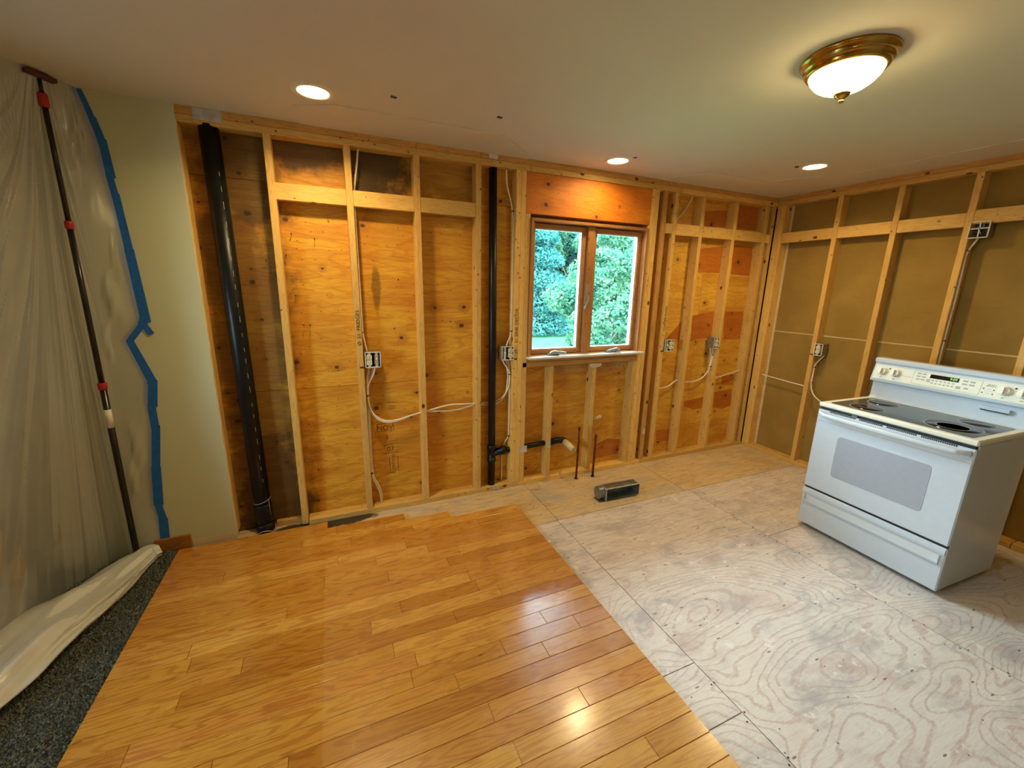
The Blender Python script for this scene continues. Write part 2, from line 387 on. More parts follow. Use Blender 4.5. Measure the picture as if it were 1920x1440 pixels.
def box(name, x0, x1, y0, y1, z0, z1, mat, parent=None, bev=0.0):
    bm = bmesh.new(); add_box(bm, x0, x1, y0, y1, z0, z1, bev)
    return link(name, bm_me(name, bm), mat, parent)
def boxes(name, lst, mat, parent=None, bev=0.0):
    bm = bmesh.new()
    for b in lst: add_box(bm, *b, bev)
    return link(name, bm_me(name, bm), mat, parent)
def lumber(name, x0, x1, y0, y1, z0, z1, mat=None, parent=None, bev=.0025, warp=0.0):
    """a stick of wood; mesh is centred with its long side on local X so that the grain follows it"""
    d = (x1-x0, y1-y0, z1-z0); k = max(range(3), key=lambda i: d[i])
    dims = [(d[0], d[1], d[2]), (d[1], d[0], d[2]), (d[2], d[1], d[0])][k]
    bm = bmesh.new(); add_box(bm, -dims[0]/2, dims[0]/2, -dims[1]/2, dims[1]/2, -dims[2]/2, dims[2]/2, bev)
    o = link(name, bm_me(name, bm), mat or PINE, parent)
    o.location = ((x0+x1)/2, (y0+y1)/2, (z0+z1)/2)
    o.rotation_euler = [(0, 0, 0), (0, 0, PI/2), (0, -PI/2, 0)][k]
    if warp: o.rotation_euler.y += warp
    return o
def smooth_path(pts, n=8):
    P = [Vector(p) for p in pts]
    if len(P) < 3: return P
    Q = [P[0]*2-P[1]]+P+[P[-1]*2-P[-2]]; out = []
    for i in range(1, len(Q)-2):
        a, b, c, d = Q[i-1], Q[i], Q[i+1], Q[i+2]
        for k in range(n):
            t = k/n
            out.append(.5*((2*b)+(c-a)*t+(2*a-5*b+4*c-d)*t*t+(3*b-a-3*c+d)*t**3))
    out.append(P[-1]); return out
def add_tube(bm, pts, r, seg=10, caps=True, flat=1.0):
    P = [Vector(p) for p in pts]; rs = r if isinstance(r, (list, tuple)) else [r]*len(P)
    t0 = (P[1]-P[0]).normalized(); up = Vector((0, 0, 1)) if abs(t0.z) < .9 else Vector((1, 0, 0))
    nrm = (up-t0*up.dot(t0)).normalized(); rings = []
    for i, p in enumerate(P):
        t = ((P[min(i+1, len(P)-1)]-P[max(i-1, 0)])).normalized()
        nrm = (nrm-t*nrm.dot(t)).normalized(); b = t.cross(nrm)
        rings.append([bm.verts.new(p+(nrm*math.cos(2*PI*k/seg)+b*math.sin(2*PI*k/seg)*flat)*rs[i]) for k in range(seg)])
    for a, b in zip(rings, rings[1:]):
        for k in range(seg): bm.faces.new((a[k], a[(k+1) % seg], b[(k+1) % seg], b[k]))
    if caps:
        bm.faces.new(rings[0][::-1]); bm.faces.new(rings[-1])
def tube(name, pts, r, mat, parent=None, seg=10, sm=0, flat=1.0):
    bm = bmesh.new(); add_tube(bm, smooth_path(pts, sm) if sm else pts, r, seg, True, flat)
    return link(name, bm_me(name, bm), mat, parent, True)
def add_lathe(bm, prof, seg=32, c=(0, 0, 0), axis='Z'):
    rings = []
    for r, z in prof:
        ring = []
        for k in range(seg):
            a = 2*PI*k/seg; x, y = r*math.cos(a), r*math.sin(a)
            p = (x, y, z) if axis == 'Z' else (x, z, y)
            ring.append(bm.verts.new(Vector(p)+Vector(c)))
        rings.append(ring)
    for a, b in zip(rings, rings[1:]):
        for k in range(seg): bm.faces.new((a[k], a[(k+1) % seg], b[(k+1) % seg], b[k]))
    if prof[0][0] > 1e-5: bm.faces.new(rings[0][::-1])
    if prof[-1][0] > 1e-5: bm.faces.new(rings[-1])
def lathe(name, prof, mat, parent=None, seg=32, c=(0, 0, 0), axis='Z', smooth=True):
    bm = bmesh.new(); add_lathe(bm, prof, seg, c, axis); bmesh.ops.recalc_face_normals(bm, faces=bm.faces)
    return link(name, bm_me(name, bm), mat, parent, smooth)
def add_prism(bm, poly, d0, d1, plane='XZ'):
    """polygon given in a plane, extruded along the third axis from d0 to d1"""
    def mk(a, b, d): return {'XZ': (a, d, b), 'YZ': (d, a, b), 'XY': (a, b, d)}[plane]
    A = [bm.verts.new(mk(a, b, d0)) for a, b in poly]; B = [bm.verts.new(mk(a, b, d1)) for a, b in poly]
    n = len(poly)
    bm.faces.new(A); bm.faces.new(B[::-1])
    for i in range(n): bm.faces.new((A[i], B[i], B[(i+1) % n], A[(i+1) % n]))
def prism(name, poly, d0, d1, plane, mat, parent=None):
    bm = bmesh.new(); add_prism(bm, poly, d0, d1, plane); bmesh.ops.recalc_face_normals(bm, faces=bm.faces)
    return link(name, bm_me(name, bm), mat, parent)
def rrect(x0, x1, z0, z1, r, n=5):
    out = []
    for cx, cz, a0 in ((x1-r, z0+r, -PI/2), (x1-r, z1-r, 0), (x0+r, z1-r, PI/2), (x0+r, z0+r, PI)):
        for k in range(n+1):
            a = a0+PI/2*k/n; out.append((cx+r*math.cos(a), cz+r*math.sin(a)))
    return out
def ring_poly(name, r0, r1, cx, cy, z, h, mat, parent, seg=40, sx=1.0):
    bm = bmesh.new(); add_lathe(bm, [(r0, z), (r1, z), (r1, z+h), (r0, z+h), (r0, z)], seg, (cx, cy, 0))
    return link(name, bm_me(name, bm), mat, parent)
def text(name, body, size, loc, rot, mat, parent=None, ext=.0003):
    cu = bpy.data.curves.new(name, 'FONT'); cu.body = body; cu.size = size; cu.extrude = ext; cu.align_x = 'CENTER'; cu.align_y = 'CENTER'
    cu.resolution_u = 3
    tmp = bpy.data.objects.new(name+'_tmp', cu); COL.objects.link(tmp)
    dg = bpy.context.evaluated_depsgraph_get()
    me = bpy.data.meshes.new_from_object(tmp.evaluated_get(dg)); bpy.data.objects.remove(tmp, do_unlink=True); bpy.data.curves.remove(cu)
    me.materials.clear(); o = link(name, me, mat, parent); o.location = loc; o.rotation_euler = rot; return o

H = 2.448; SD = .089; SW = .038; XR = 4.198; XL = DOOR_X; YB = -5.0
T1 = H-2*SW    # underside of the double top plate
# ================================================================== ROOM SHELL
# ---- ceiling, with proud drywall patches along the opened walls
ceiling = struct('ceiling', 'off-white painted drywall ceiling with patched strips along the walls')
box('drywall_sheet', XL-.1, XR+.11, YB-.1, SD+.012, H, H+.02, CEIL, ceiling)
prism('drywall_patch', [(.185, -.0), (.18, -.26), (.37, -.362), (1.285, -.352), (1.60, -.03), (1.60, 0)], H-.004, H, 'XY', PATCH, ceiling)
prism('drywall_patch', [(2.80, -.0), (2.80, -.12), (3.0, -.343), (3.54, -.345), (3.845, -.775), (3.885, -1.6), (3.885, -2.6), (XR, -2.6), (XR, 0)], H-.004, H, 'XY', PATCH, ceiling)
# ---- floor: joists' deck under plywood sheets and oak boards
floor = struct('floor', 'bare plywood subfloor beside a remaining field of glossy oak boards')
box('under_deck', XL-.1, XR+.11, YB-.1, SD+.012, -.06, -.0190, DARKGAP, floor)
G = .0020
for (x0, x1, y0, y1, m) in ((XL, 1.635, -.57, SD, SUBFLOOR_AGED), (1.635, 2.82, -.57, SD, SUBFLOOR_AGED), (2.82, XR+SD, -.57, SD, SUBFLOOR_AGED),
                            (.41, 1.625, -1.785, -.57, SUBFLOOR), (1.625, 2.85, -3.01, -.57, SUBFLOOR), (2.85, XR+SD, -1.26, -.57, SUBFLOOR), (2.85, XR+SD, -2.48, -1.26, SUBFLOOR),
                            (.41, 1.625, -2.02, -1.785, SUBFLOOR), (.41, 1.625, -3.24, -2.02, SUBFLOOR), (1.625, 2.85, YB, -3.01, SUBFLOOR), (2.85, XR+SD, YB, -2.48, SUBFLOOR),
                            (.41, 1.625, YB, -3.24, SUBFLOOR), (XL, .41, -2.8, -.57, SUBFLOOR), (XL, .41, YB, -2.8, SUBFLOOR)):
    me_o = box('plywood_sheet', x0+G, x1-G, y0+G, y1-G, -.019, 0, m, floor)
for sx_, ya_, yb_ in ((2.85, -2.5, -.6), (1.62, -2.5, -1.8)):
    yy = ya_; i = 0
    while yy < yb_:
        for dx_ in (-.011, .010):
            q_ = (sx_+dx_+rnd.uniform(-.004, .004), yy+rnd.uniform(-.03, .03)); tube('nail_head', [(*q_, -.001), (*q_, .0006)], .0038, NAIL, floor, 7)
        yy += .15
# oak strip boards, 83 mm faces, running left to right
HX0, HX1, BW = -.668, 1.435, .0833
row_y = -.2 + 2*BW
jr = random.Random(21)
y1 = row_y; k = 0
while y1 > YB+.1:
    y0 = y1-BW
    x_end = .15 if k == 0 else (.50 if k == 1 else (.94 if k == 2 and False else HX1))
    if k == 0: x_end = .15
    if k == 1: x_end = .64
    if k == 2: x_end = .94
    x = HX0 - jr.random()*.5
    top = .019
    while x < x_end-.02:
        L = jr.choice((.34, .45, .6, .75, .9, 1.1, 1.3))*(.85+.3*jr.random())
        a, b = max(x, HX0), min(x+L, x_end)
        if x_end-b < .12: b = x_end
        if b-a > .05:
            bm = bmesh.new(); hx, hy = (b-a)/2-.0005, (y1-y0)/2-.0005; c = .0014
            lo = [bm.verts.new(p) for p in ((-hx, -hy, -.019), (hx, -hy, -.019), (hx, hy, -.019), (-hx, hy, -.019))]
            mi = [bm.verts.new(p) for p in ((-hx, -hy, -c), (hx, -hy, -c), (hx, hy, -c), (-hx, hy, -c))]
            hi = [bm.verts.new(p) for p in ((-hx+c, -hy+c, 0), (hx-c, -hy+c, 0), (hx-c, hy-c, 0), (-hx+c, hy-c, 0))]
            bm.faces.new(hi)
            for A, B in ((lo, mi), (mi, hi)):
                for i in range(4): bm.faces.new((A[i], A[(i+1) % 4], B[(i+1) % 4], B[i]))
            o = link('oak_board', bm_me('oak_board', bm), OAK, floor)
            o.location = ((a+b)/2, (y0+y1)/2, top + jr.uniform(-.0003, .0002))
        x = b if b >= x_end else x+L
        if b >= x_end: break
    y1 = y0; k += 1
# ---- carpet of the neighbouring area
bm = bmesh.new(); add_box(bm, XL, HX0-.001, YB, -.013, 0, .010)
cr = np.random.RandomState(3); N = 130000
px = HX0-.003-(cr.uniform(0, 1, N)**1.35)*(HX0-.003-XL-.01); py = -.016-(cr.uniform(0, 1, N)**1.2)*2.9
co = np.zeros((N*4, 3)); ang = cr.uniform(0, PI, N); ln = cr.uniform(.004, .008, N); hz = cr.uniform(.006, .012, N); lx = cr.uniform(-.006, .006, N); ly = cr.uniform(-.006, .006, N)
dx, dy = np.cos(ang)*ln*.5, np.sin(ang)*ln*.5
co[0::4] = np.stack([px-dx, py-dy, np.full(N, .0095)], 1); co[1::4] = np.stack([px+dx, py+dy, np.full(N, .0095)], 1)
co[2::4] = np.stack([np.minimum(px+dx*.7+lx, HX0+.004), py+dy*.7+ly, .0095+hz], 1); co[3::4] = np.stack([np.minimum(px-dx*.7+lx, HX0+.004), py-dy*.7+ly, .0095+hz], 1)
base = bm_me('carpet', bm)
bv = np.zeros(len(base.vertices)*3); base.vertices.foreach_get('co', bv); nb = len(base.vertices)
faces = [tuple(p.vertices) for p in base.polygons]+[(nb+4*i, nb+4*i+1, nb+4*i+2, nb+4*i+3) for i in range(N)]
me = bpy.data.meshes.new('carpet'); me.from_pydata(np.vstack([bv.reshape(-1, 3), co]).tolist(), [], faces)
carpet = link('carpet', me, CARPET); tag(carpet, 'dark grey looped carpet along the left edge of the oak floor', 'carpet', kind='stuff')

# ---- back wall: open framing
wb = struct('wall_back', 'opened exterior wall with bare pine studs over orange plywood sheathing')
def stud(x0, z0=SW, z1=T1, mat=None, name='stud', y0=0.0, w=SW, warp=0.0): return lumber(name, x0, x0+w, y0, SD, z0, z1, mat, wb, warp=warp)
SHZ = (-.05, .926, 2.147, H)
# sheathing sheets (leave the window opening)
WX0, WX1, WZ0, WZ1 = 1.63, 2.69, 1.075, 2.062
def sheet(x0, x1, z0, z1, m): box('sheathing_sheet', x0+.0012, x1-.0012, SD, SD+.012, z0+.0012, z1-.0012, m, wb)
for z0, z1 in ((SHZ[0], SHZ[1]), (SHZ[1], SHZ[2]), (SHZ[2], SHZ[3])):
    sheet(-.42, .83, z0, z1, SHEATH)
sheet(.83, 1.63, -.05, .926, SHEATH); sheet(.83, 1.63, .926, 2.147, SHEATH); sheet(.83, 1.63, 2.147, H, SHEATH)
sheet(1.63, 2.69, -.05, 1.05, SHEATH); sheet(1.63, 2.69, 2.08, H, SHEATH)
for z0, z1 in ((-.05, 1.125), (1.125, 2.345), (2.345, H)):
    sheet(2.69, 3.45, z0, z1, SHEATH_PATCHY if z0 < 2.2 else SHEATH); sheet(3.45, XR+SD, z0, z1, SHEATH_PATCHY)
boxes('light_block_board', [(XL-.1, 1.60, SD+.0125, SD+.028, -.1, H+.02), (2.72, XR+.14, SD+.0125, SD+.028, -.1, H+.02), (1.60, 2.72, SD+.0125, SD+.028, -.1, 1.03), (1.60, 2.72, SD+.0125, SD+.028, 2.08, H+.02)], DARKGAP, wb)  # unseen dark boards added to stop sky light leaking through the sheathing seams
VENEER = sheathing_mat('dark_orange_veneer', rgb(208, 124, 32), rgb(178, 94, 16), stain=False)
for poly in (
[(3.38, 2.28), (3.674, 2.305), (3.682, 2.159), (3.39, 2.147)],
[(3.786, 2.365), (4.053, 2.36), (4.077, 2.157), (3.807, 2.163)],
[(3.37, 1.96), (3.652, 1.993), (3.676, 1.755), (3.378, 1.751)],
[(3.781, 2.01), (4.051, 2.005), (4.096, 1.738), (3.812, 1.75)],
[(3.376, 1.36), (3.658, 1.403), (3.682, 1.151), (3.393, 1.129)],
[(3.788, 1.397), (4.048, 1.396), (4.09, 1.128), (3.825, 1.126)],
[(3.104, 1.168), (3.251, 1.312), (3.263, 1.144), (3.094, 1.144)],
[(3.404, 0.528), (3.665, 0.549), (3.671, 0.43), (3.541, 0.427), (3.405, 0.474)],
[(3.799, 0.587), (4.05, 0.601), (4.071, 0.419), (3.957, 0.396), (3.814, 0.421)],
[(3.883, 0.743), (4.073, 0.758), (4.074, 0.639), (3.893, 0.653)],
[(3.087, 0.268), (3.264, 0.258), (3.26, 0.135), (3.089, 0.147)],
[(2.392, 0.222), (2.518, 0.257), (2.653, 0.228), (2.642, 0.092), (2.375, 0.08)],
):
    prism('veneer_patch', poly, SD-.0006, SD+.0005, 'XZ', VENEER, wb)
stud(-.4064)
S1 = stud(0, z0=.012, warp=.004)
for x in (.41, .812, 1.219): stud(x)
stud(1.513); stud(1.5515)
stud(1.590, z1=2.098, name='trimmer_stud')
stud(2.690, z1=2.098, w=.014, name='trimmer_stud'); stud(2.702, z1=T1, w=.036); stud(2.739)
stud(2.829, mat=PINE_OLD); stud(2.946)
for x in (3.248, 3.652, 4.062): stud(x)
stud(4.150, w=.036)
# plates
for a, b in ((-.42, .832), (.832, 1.252), (1.252, 2.86), (2.86, XR+SD)): lumber('top_plate', a+.001, b-.001, 0, SD, H-SW+.0005, H, PINE_OLD, wb)
for a, b in ((-.42, 1.62), (1.62, 3.02), (3.02, XR+SD)): lumber('top_plate', a+.001, b-.001, 0, SD, T1, H-SW-.0005, None, wb)
for a, b in ((.036, 1.575), (1.575, 2.83), (2.83, XR)): lumber('bottom_plate', a+.001, b-.001, 0, SD, .0, SW, None, wb)
lumber('bottom_plate', -.16, .0, .055, SD, 0, SW, PINE_OLD, wb)
# blocking row
for a, b in ((.038, .41), (.448, .812), (.85, 1.219), (2.984, 3.248), (3.286, 3.652), (3.69, 4.062)):
    lumber('blocking', a+.0006, b-.0006, 0.0015, .040, 2.043, 2.133, None, wb)
lumber('blocking', 2.868, 2.945, .0015, .04, 2.05, 2.128, None, wb)
lumber('blocking', 4.1, 4.149, .0015, .04, 2.04, 2.118, None, wb)
# header with plywood face, sill and cripples under the window
lumber('header', 1.590, 2.701, .013, SD, 2.099, T1-.001, PINE_OLD, wb)
box('header_face', 1.5905, 2.7005, .001, .0125, 2.100, T1-.003, HEADER, wb, .001)
lumber('rough_sill', 1.592, 2.70, .0, SD, .988, 1.026, PINE_OLD, wb)
lumber('rough_sill', 1.63, 2.70, .006, SD, 1.0265, 1.050, PINE_OLD, wb)
for x in (1.832, 2.238): lumber('cripple_stud', x, x+SW, 0, SD, SW, .9875, None, wb)
lumber('cripple_stud', 2.652, 2.690, 0, SD, SW, .9875, None, wb)
for a, b in ((1.871, 2.237), (2.277, 2.651)): lumber('backing_cleat', a, b, .064, SD, .905, .985, PINE_OLD, wb)
prism('drywall_scrap', [(2.205, .983), (2.32, .985), (2.318, .965), (2.30, .955), (2.25, .948), (2.21, .958)], -.006, -.0005, 'XZ', GYPSUM, wb)
# nails left in the sheathing
for x, z in ((.095, 1.868), (.217, 1.845), (.056, 1.744), (.086, 1.51), (.114, 1.331), (.15, 1.33), (.30, 1.98), (-.05, 1.71), (.70, 1.62), (1.05, 1.34), (.98, .49), (.12, .36), (.66, 1.30)):
    bm = bmesh.new(); add_tube(bm, [(x, SD, z), (x, SD-.030, z+.003)], .0016, 6); add_tube(bm, [(x, SD-.030, z+.003), (x, SD-.032, z+.0032)], .0045, 8)
    link('nail', bm_me('nail', bm), NAIL, wb)
# steel nail plates
def nail_plate(x0, x1, z0, z1, teeth=True, y=-.0005):
    n = 4; poly = [(x0, z0), (x1, z0)]
    if teeth:
        for i in range(n): poly += [(x1+.008, z0+(z1-z0)*(i+.35)/n), (x1, z0+(z1-z0)*(i+1)/n)]
        poly += [(x0, z1)]
        for i in range(n-1, -1, -1): poly += [(x0-.008, z0+(z1-z0)*(i+.65)/n), (x0, z0+(z1-z0)*i/n)]
        poly = poly[:-1]
    else: poly += [(x1, z1), (x0, z1)]
    prism('nail_plate', poly, y-.0015, y, 'XZ', GALV, wb)
nail_plate(-.293, -.173, 2.392, 2.446); nail_plate(1.314, 1.368, 2.416, 2.443); nail_plate(1.588, 1.645, .29, .345)
nail_plate(1.832, 1.868, .295, .345, False); nail_plate(2.835, 2.862, .285, .34, False); nail_plate(1.36, 1.42, .004, .03, False)
# handwriting on the studs, rotated to read upwards
rotup = (PI/2, -PI/2, 0)
text('handwriting', 'Ø  S1  FRIDGES', .034, (.430, -.0006, 1.315), rotup, INK, wb)
text('handwriting', 'S1 SINK DECOR', .036, (1.537, -.0006, 1.31), rotup, INK, wb)
text('handwriting', 'CORNER PLUGS', .030, (2.966, -.0006, 1.345), rotup, INK, wb)
text('box_mark', '∩', .04, (1.54, -.0006, 1.118), rotup, INK, wb)
# ink stamps on the sheathing
sy = SD-.0005; up = (PI/2, 0, 0)
for nm, b, s, x, z in (('stamp', 'NOV', .050, .567, .597), ('stamp', '5', .040, .577, .527), ('stamp', '07', .050, .598, .432)):
    text(nm, b, s, (x, sy, z), up, STAMP, wb)
text('stamp', 'PLYWOOD', .030, (.615, sy, .315), rotup, STAMP, wb)
def frame_lines(segs, w=.003):
    bm = bmesh.new()
    for (xa, za, xb, zb) in segs:
        d = Vector((xb-xa, 0, zb-za)).normalized(); n = Vector((-d.z, 0, d.x))*w/2
        q = [Vector((xa, sy, za))+n, Vector((xb, sy, zb))+n, Vector((xb, sy, zb))-n, Vector((xa, sy, za))-n]
        A = [bm.verts.new(p) for p in q]; B = [bm.verts.new(p-Vector((0, .0004, 0))) for p in q]
        bm.faces.new(B[::-1])
        for i in range(4): bm.faces.new((A[i], A[(i+1) % 4], B[(i+1) % 4], B[i]))
    link('stamp_frame', bm_me('stamp_frame', bm), STAMP, wb)
frame_lines([(.512, .572, .628, .578), (.512, .628, .624, .634), (.512, .572, .512, .628), (.628, .578, .624, .634)])
frame_lines([(.545, .40, .655, .408), (.548, .463, .62, .47)]); frame_lines([(.587, .375, .590, .245), (.645, .372, .648, .25), (.565, .246, .60, .25)])
frame_lines([(.50, .775, .56, .778), (.59, .78, .64, .783), (.60, .755, .645, .757), (.50, .70, .54, .701), (.60, .735, .648, .737)])

# green drywall left of the opening, with its cut edge
wl = wb
bm = bmesh.new(); add_box(bm, XL, -.3725, -.0127, -.0005, 0, H); link('painted_drywall', bm_me('painted_drywall', bm), GREEN, wl)
bm = bmesh.new(); zz = [i*H/60 for i in range(61)]; er = random.Random(5)
prev = None
for z in zz:
    j = er.uniform(-.0015, .003)
    r_ = [bm.verts.new(p) for p in ((-.373, -.0125, z), (-.370+j, -.0110, z), (-.3695+j, -.0008, z), (-.373, -.0008, z))]
    if prev:
        for i in range(3): bm.faces.new((prev[i], prev[i+1], r_[i+1], r_[i]))
    prev = r_
link('cut_gypsum_edge', bm_me('cut_gypsum_edge', bm), GYPSUM, wl)
box('bare_paper_strip', -.600, -.374, -.0137, -.0127, .019, .058, GYPSUM, wl)
lumber('framing', XL, -.42, 0.0, SD, 0, SW, None, wl)
bsb = lumber('baseboard_back', -.775, -.602, -.026, -.0132, .010, .100, BASEWOOD); bsb['kind'] = 'structure'; bsb['label'] = 'short stub of stained wooden baseboard left on the green wall'; bsb['category'] = 'baseboard'

# ---- right wall
wr = struct('wall_right', 'opened partition wall with pine studs over brown paper backing')
def rstud(y, name='stud', z0=SW, z1=T1): return lumber(name, XR, XR+SD, y-SW, y, z0, z1, None, wr)
rstud(-.0015); rstud(-.040)
for i in range(11): rstud(-.518-.4064*i)
for a, b in ((0, -1.95), (-1.95, YB)):
    lumber('bottom_plate', XR, XR+SD, b+.001, a-.001, 0, SW, None, wr)
    lumber('top_plate', XR, XR+SD, b+.001, a-.001, T1, H-SW-.0005, None, wr); 
lumber('top_plate', XR, XR+SD, YB, -.001, H-SW+.0005, H, PINE_OLD, wr)
ys = [-.080]+[-.518-.4064*i for i in range(11)]
for i in range(11):
    a = ys[i]-(.0 if i == 0 else SW)
    dz = .012 if i == 3 else 0
    lumber('blocking', XR+.0015, XR+.04, ys[i+1]+.0006, a-.0006, 2.038+dz, 2.127+dz, None, wr)
XK = XR+SD
box('backing_sheet', XK, XK+.0127, YB, -.0015, -.01, 1.214, KRAFT, wr); box('backing_sheet', XK, XK+.0127, YB, -.0015, 1.222, H, KRAFT, wr)
box('light_block_side', XK+.013, XK+.03, YB-.1, SD+.012, -.06, H+.02, DARKGAP, wr)  # unseen dark board added to close the light leak at the corner
box('sheet_seam', XK-.0006, XK+.01, YB, -.06, 1.2135, 1.2225, SEAMTAPE, wr)
box('sheet_edge_strip', XK-.001, XK, -.105, -.079, SW, T1, SEAMTAPE, wr)

# ---- walls beside and behind the camera
wleft = struct('wall_left', 'off-white wall with a small added window, left of the camera')
for b in ((XL-.1, XL, DOOR_Y1, SD, 0, H), (XL-.1, XL, YB, DOOR_Y0, 0, H), (XL-.1, XL, DOOR_Y0, DOOR_Y1, DOOR_Z, H), (XL-.1, XL, DOOR_Y0, DOOR_Y1, 0, DOOR_S)):
    box('painted_drywall', *b, OFFWHITE, wleft)
d1 = struct('window_added', 'small white framed window added out of view left of the camera for daylight')  # added out of view to let cool daylight into the room
boxes('window_frame', [(XL-.09, XL-.01, DOOR_Y0, DOOR_Y0+.03, DOOR_S, DOOR_Z), (XL-.09, XL-.01, DOOR_Y1-.03, DOOR_Y1, DOOR_S, DOOR_Z), (XL-.09, XL-.01, DOOR_Y0+.03, DOOR_Y1-.03, DOOR_Z-.03, DOOR_Z), (XL-.09, XL-.01, DOOR_Y0+.03, DOOR_Y1-.03, DOOR_S, DOOR_S+.03)], WINWHITE, d1)
box('pane', XL-.052, XL-.046, DOOR_Y0+.03, DOOR_Y1-.03, DOOR_S+.03, DOOR_Z-.03, GLASS, d1)
wn = struct('wall_front', 'off-white wall behind the camera')
box('painted_drywall', XL-.1, XR+.11, YB-.1, YB, 0, H, OFFWHITE, wn)

# ---- window
win = struct('window_1', 'double casement window with brown wood frame looking on to trees')
FY = -.014
def wl_(name, x0, x1, y0, y1, z0, z1, m, par=win): return lumber(name, x0, x1, y0, y1, z0, z1, m, par, bev=.0015)
jt = .020
wl_('side_jamb', 1.632, 1.632+jt, FY, .085, 1.070, 2.052, WINWOOD); wl_('side_jamb', 2.688-jt, 2.688, FY, .085, 1.070, 2.058, WINWOOD)
wl_('head_jamb', 1.632, 2.688, FY, .085, 2.0525, 2.0725, WINWOOD)
wl_('bottom_jamb', 1.652, 2.668, .022, .085, 1.052, 1.078, WINWOOD)
wl_('mullion', 2.128, 2.190, .010, .085, 1.078, 2.052, WINWOOD)
bm = bmesh.new(); add_box(bm, 1.618, 2.715, -.062, .030, 1.056, 1.072, .003)
link('stool', bm_me('stool', bm), SILLPAINT, win)
for a, b in ((1.652, 2.128), (2.190, 2.668)):
    f = .034
    st = boxes('sash', [(a+.004, a+f, .036, .074, 1.082, 2.046), (b-f, b-.004, .036, .074, 1.082, 2.046), (a+f, b-f, .036, .074, 1.082, 1.082+f), (a+f, b-f, .036, .074, 2.046-f, 2.046)], WINWOOD, win, .002)
    g = .006; xa, xb, za, zb = a+f, b-f, 1.082+f, 2.046-f
    boxes('glazing_stop', [(xa, xa+g, .048, .078, za, zb), (xb-g, xb, .048, .078, za, zb), (xa+g, xb-g, .048, .078, za, za+g), (xa+g, xb-g, .048, .078, zb-g, zb)], WINWHITE, win)
    box('pane', xa+g, xb-g, .060, .064, za+g, zb-g, GLASS, win)
    # outside cladding edge
    boxes('sash_cladding', [(a, a+f-.006, .0745, .10, 1.07, 2.05), (b-f+.006, b, .0745, .10, 1.07, 2.05), (a+f-.006, b-f+.006, .0745, .10, 1.07, 1.104), (a+f-.006, b-f+.006, .0745, .10, 2.02, 2.05)], CLAD, win)
boxes('exterior_jamb', [(1.60, 1.652, .0855, .115, 1.03, 2.08), (2.668, 2.72, .0855, .115, 1.03, 2.08), (1.652, 2.668, .0855, .115, 2.052, 2.08), (1.652, 2.668, .0855, .115, 1.03, 1.069)], CLAD, win)
for x, s in ((1.885, 1), (2.435, -1)):
    bm = bmesh.new()
    add_tube(bm, smooth_path([(x-.06*s, -.004, 1.084), (x-.03*s, -.008, 1.096), (x, -.012, 1.094), (x+.015*s, -.014, 1.086)], 5), [.010+.006*math.sin(PI*i/15) for i in range(16)], 10)
    add_tube(bm, smooth_path([(x-.005*s, -.016, 1.098), (x+.03*s, -.02, 1.097), (x+.075*s, -.022, 1.088)], 5), .009, 10)
    add_box(bm, x-.075, x+.03, -.006, .030, 1.0725, 1.084, .003)
    link('crank_handle', bm_me('crank_handle', bm), CRANK, win, True)
bm = bmesh.new(); add_tube(bm, smooth_path([(2.150, .006, 1.54), (2.148, -.006, 1.50), (2.128, -.008, 1.455), (2.126, -.004, 1.43)], 5), [.006]*15+[.009], 8); add_box(bm, 2.134, 2.150, .004, .012, 1.47, 1.62, .002)
link('sash_lock', bm_me('sash_lock', bm), CRANK, win, False)


# ================================================================== PIPES
def ring(bm, x, y, z, r, h, seg=20): add_tube(bm, [(x, y, z), (x, y, z+h)], r, seg)
# soil stack in the left bay: leans very slightly
stack = thing('soil_stack', 'thick black plastic waste pipe standing in the stained bay beside the green wall', 'pipe', (-.222, .0440, 0))
def stpt(z): return (-.222-.022*z/H, .0440, z)
def rel(p, o): return tuple(a-b for a, b in zip(p, o))
o0 = (-.222, .0440, 0)
tube('pipe', [rel(stpt(.0), o0), rel(stpt(1.2), o0), rel(stpt(T1+.01), o0)], .0470, BLACKABS, stack, 28)
bm = bmesh.new(); add_tube(bm, [rel(stpt(z), o0) for z in (.06, .064, .19, .194)], [.047, .050, .050, .047], 28); link('coupling', bm_me('coupling', bm), BLACKABS, stack, True)
bm = bmesh.new(); add_tube(bm, [rel(stpt(z), o0) for z in (.0, .004, .055, .06)], [.052, .055, .055, .047], 28); link('floor_hub', bm_me('floor_hub', bm), BLACKABS, stack, True)
for z in (.215,):
    bm = bmesh.new(); c = Vector(rel(stpt(z), o0))
    add_tube(bm, [c+Vector((.0475*math.cos(a), .0475*math.sin(a), .012*math.cos(a))) for a in [2*PI*i/32 for i in range(33)]], .0018, 6); add_tube(bm, [c+Vector((.040, -.028, .01)), c+Vector((.043, -.029, -.10))], .0014, 6)
    link('hanger_wire', bm_me('hanger_wire', bm), GALV, stack, True)
bm = bmesh.new(); c = Vector(rel(stpt(.012), o0)); add_tube(bm, [c+Vector((.057*math.cos(a), .057*math.sin(a), .010*math.sin(3*a))) for a in [2*PI*i/32 for i in range(33)]], .0025, 6); link('hub_wire', bm_me('hub_wire', bm), GALV, stack, True)
for i in range(22):     # printed marks on the pipe
    z = .35+i*.085+rnd.uniform(-.01, .01); p = Vector(rel(stpt(z), o0)); a = math.radians(-58)
    bm = bmesh.new(); q = []
    for dz, da in ((0, 0), (0, .05), (1, .05), (1, 0)):
        q.append(bm.verts.new(p+Vector((.0473*math.cos(a+da), .0473*math.sin(a+da), dz*(.02+.02*rnd.random())))))
    bm.faces.new(q); link('print_mark', bm_me('print_mark', bm), GREYPRINT, stack)
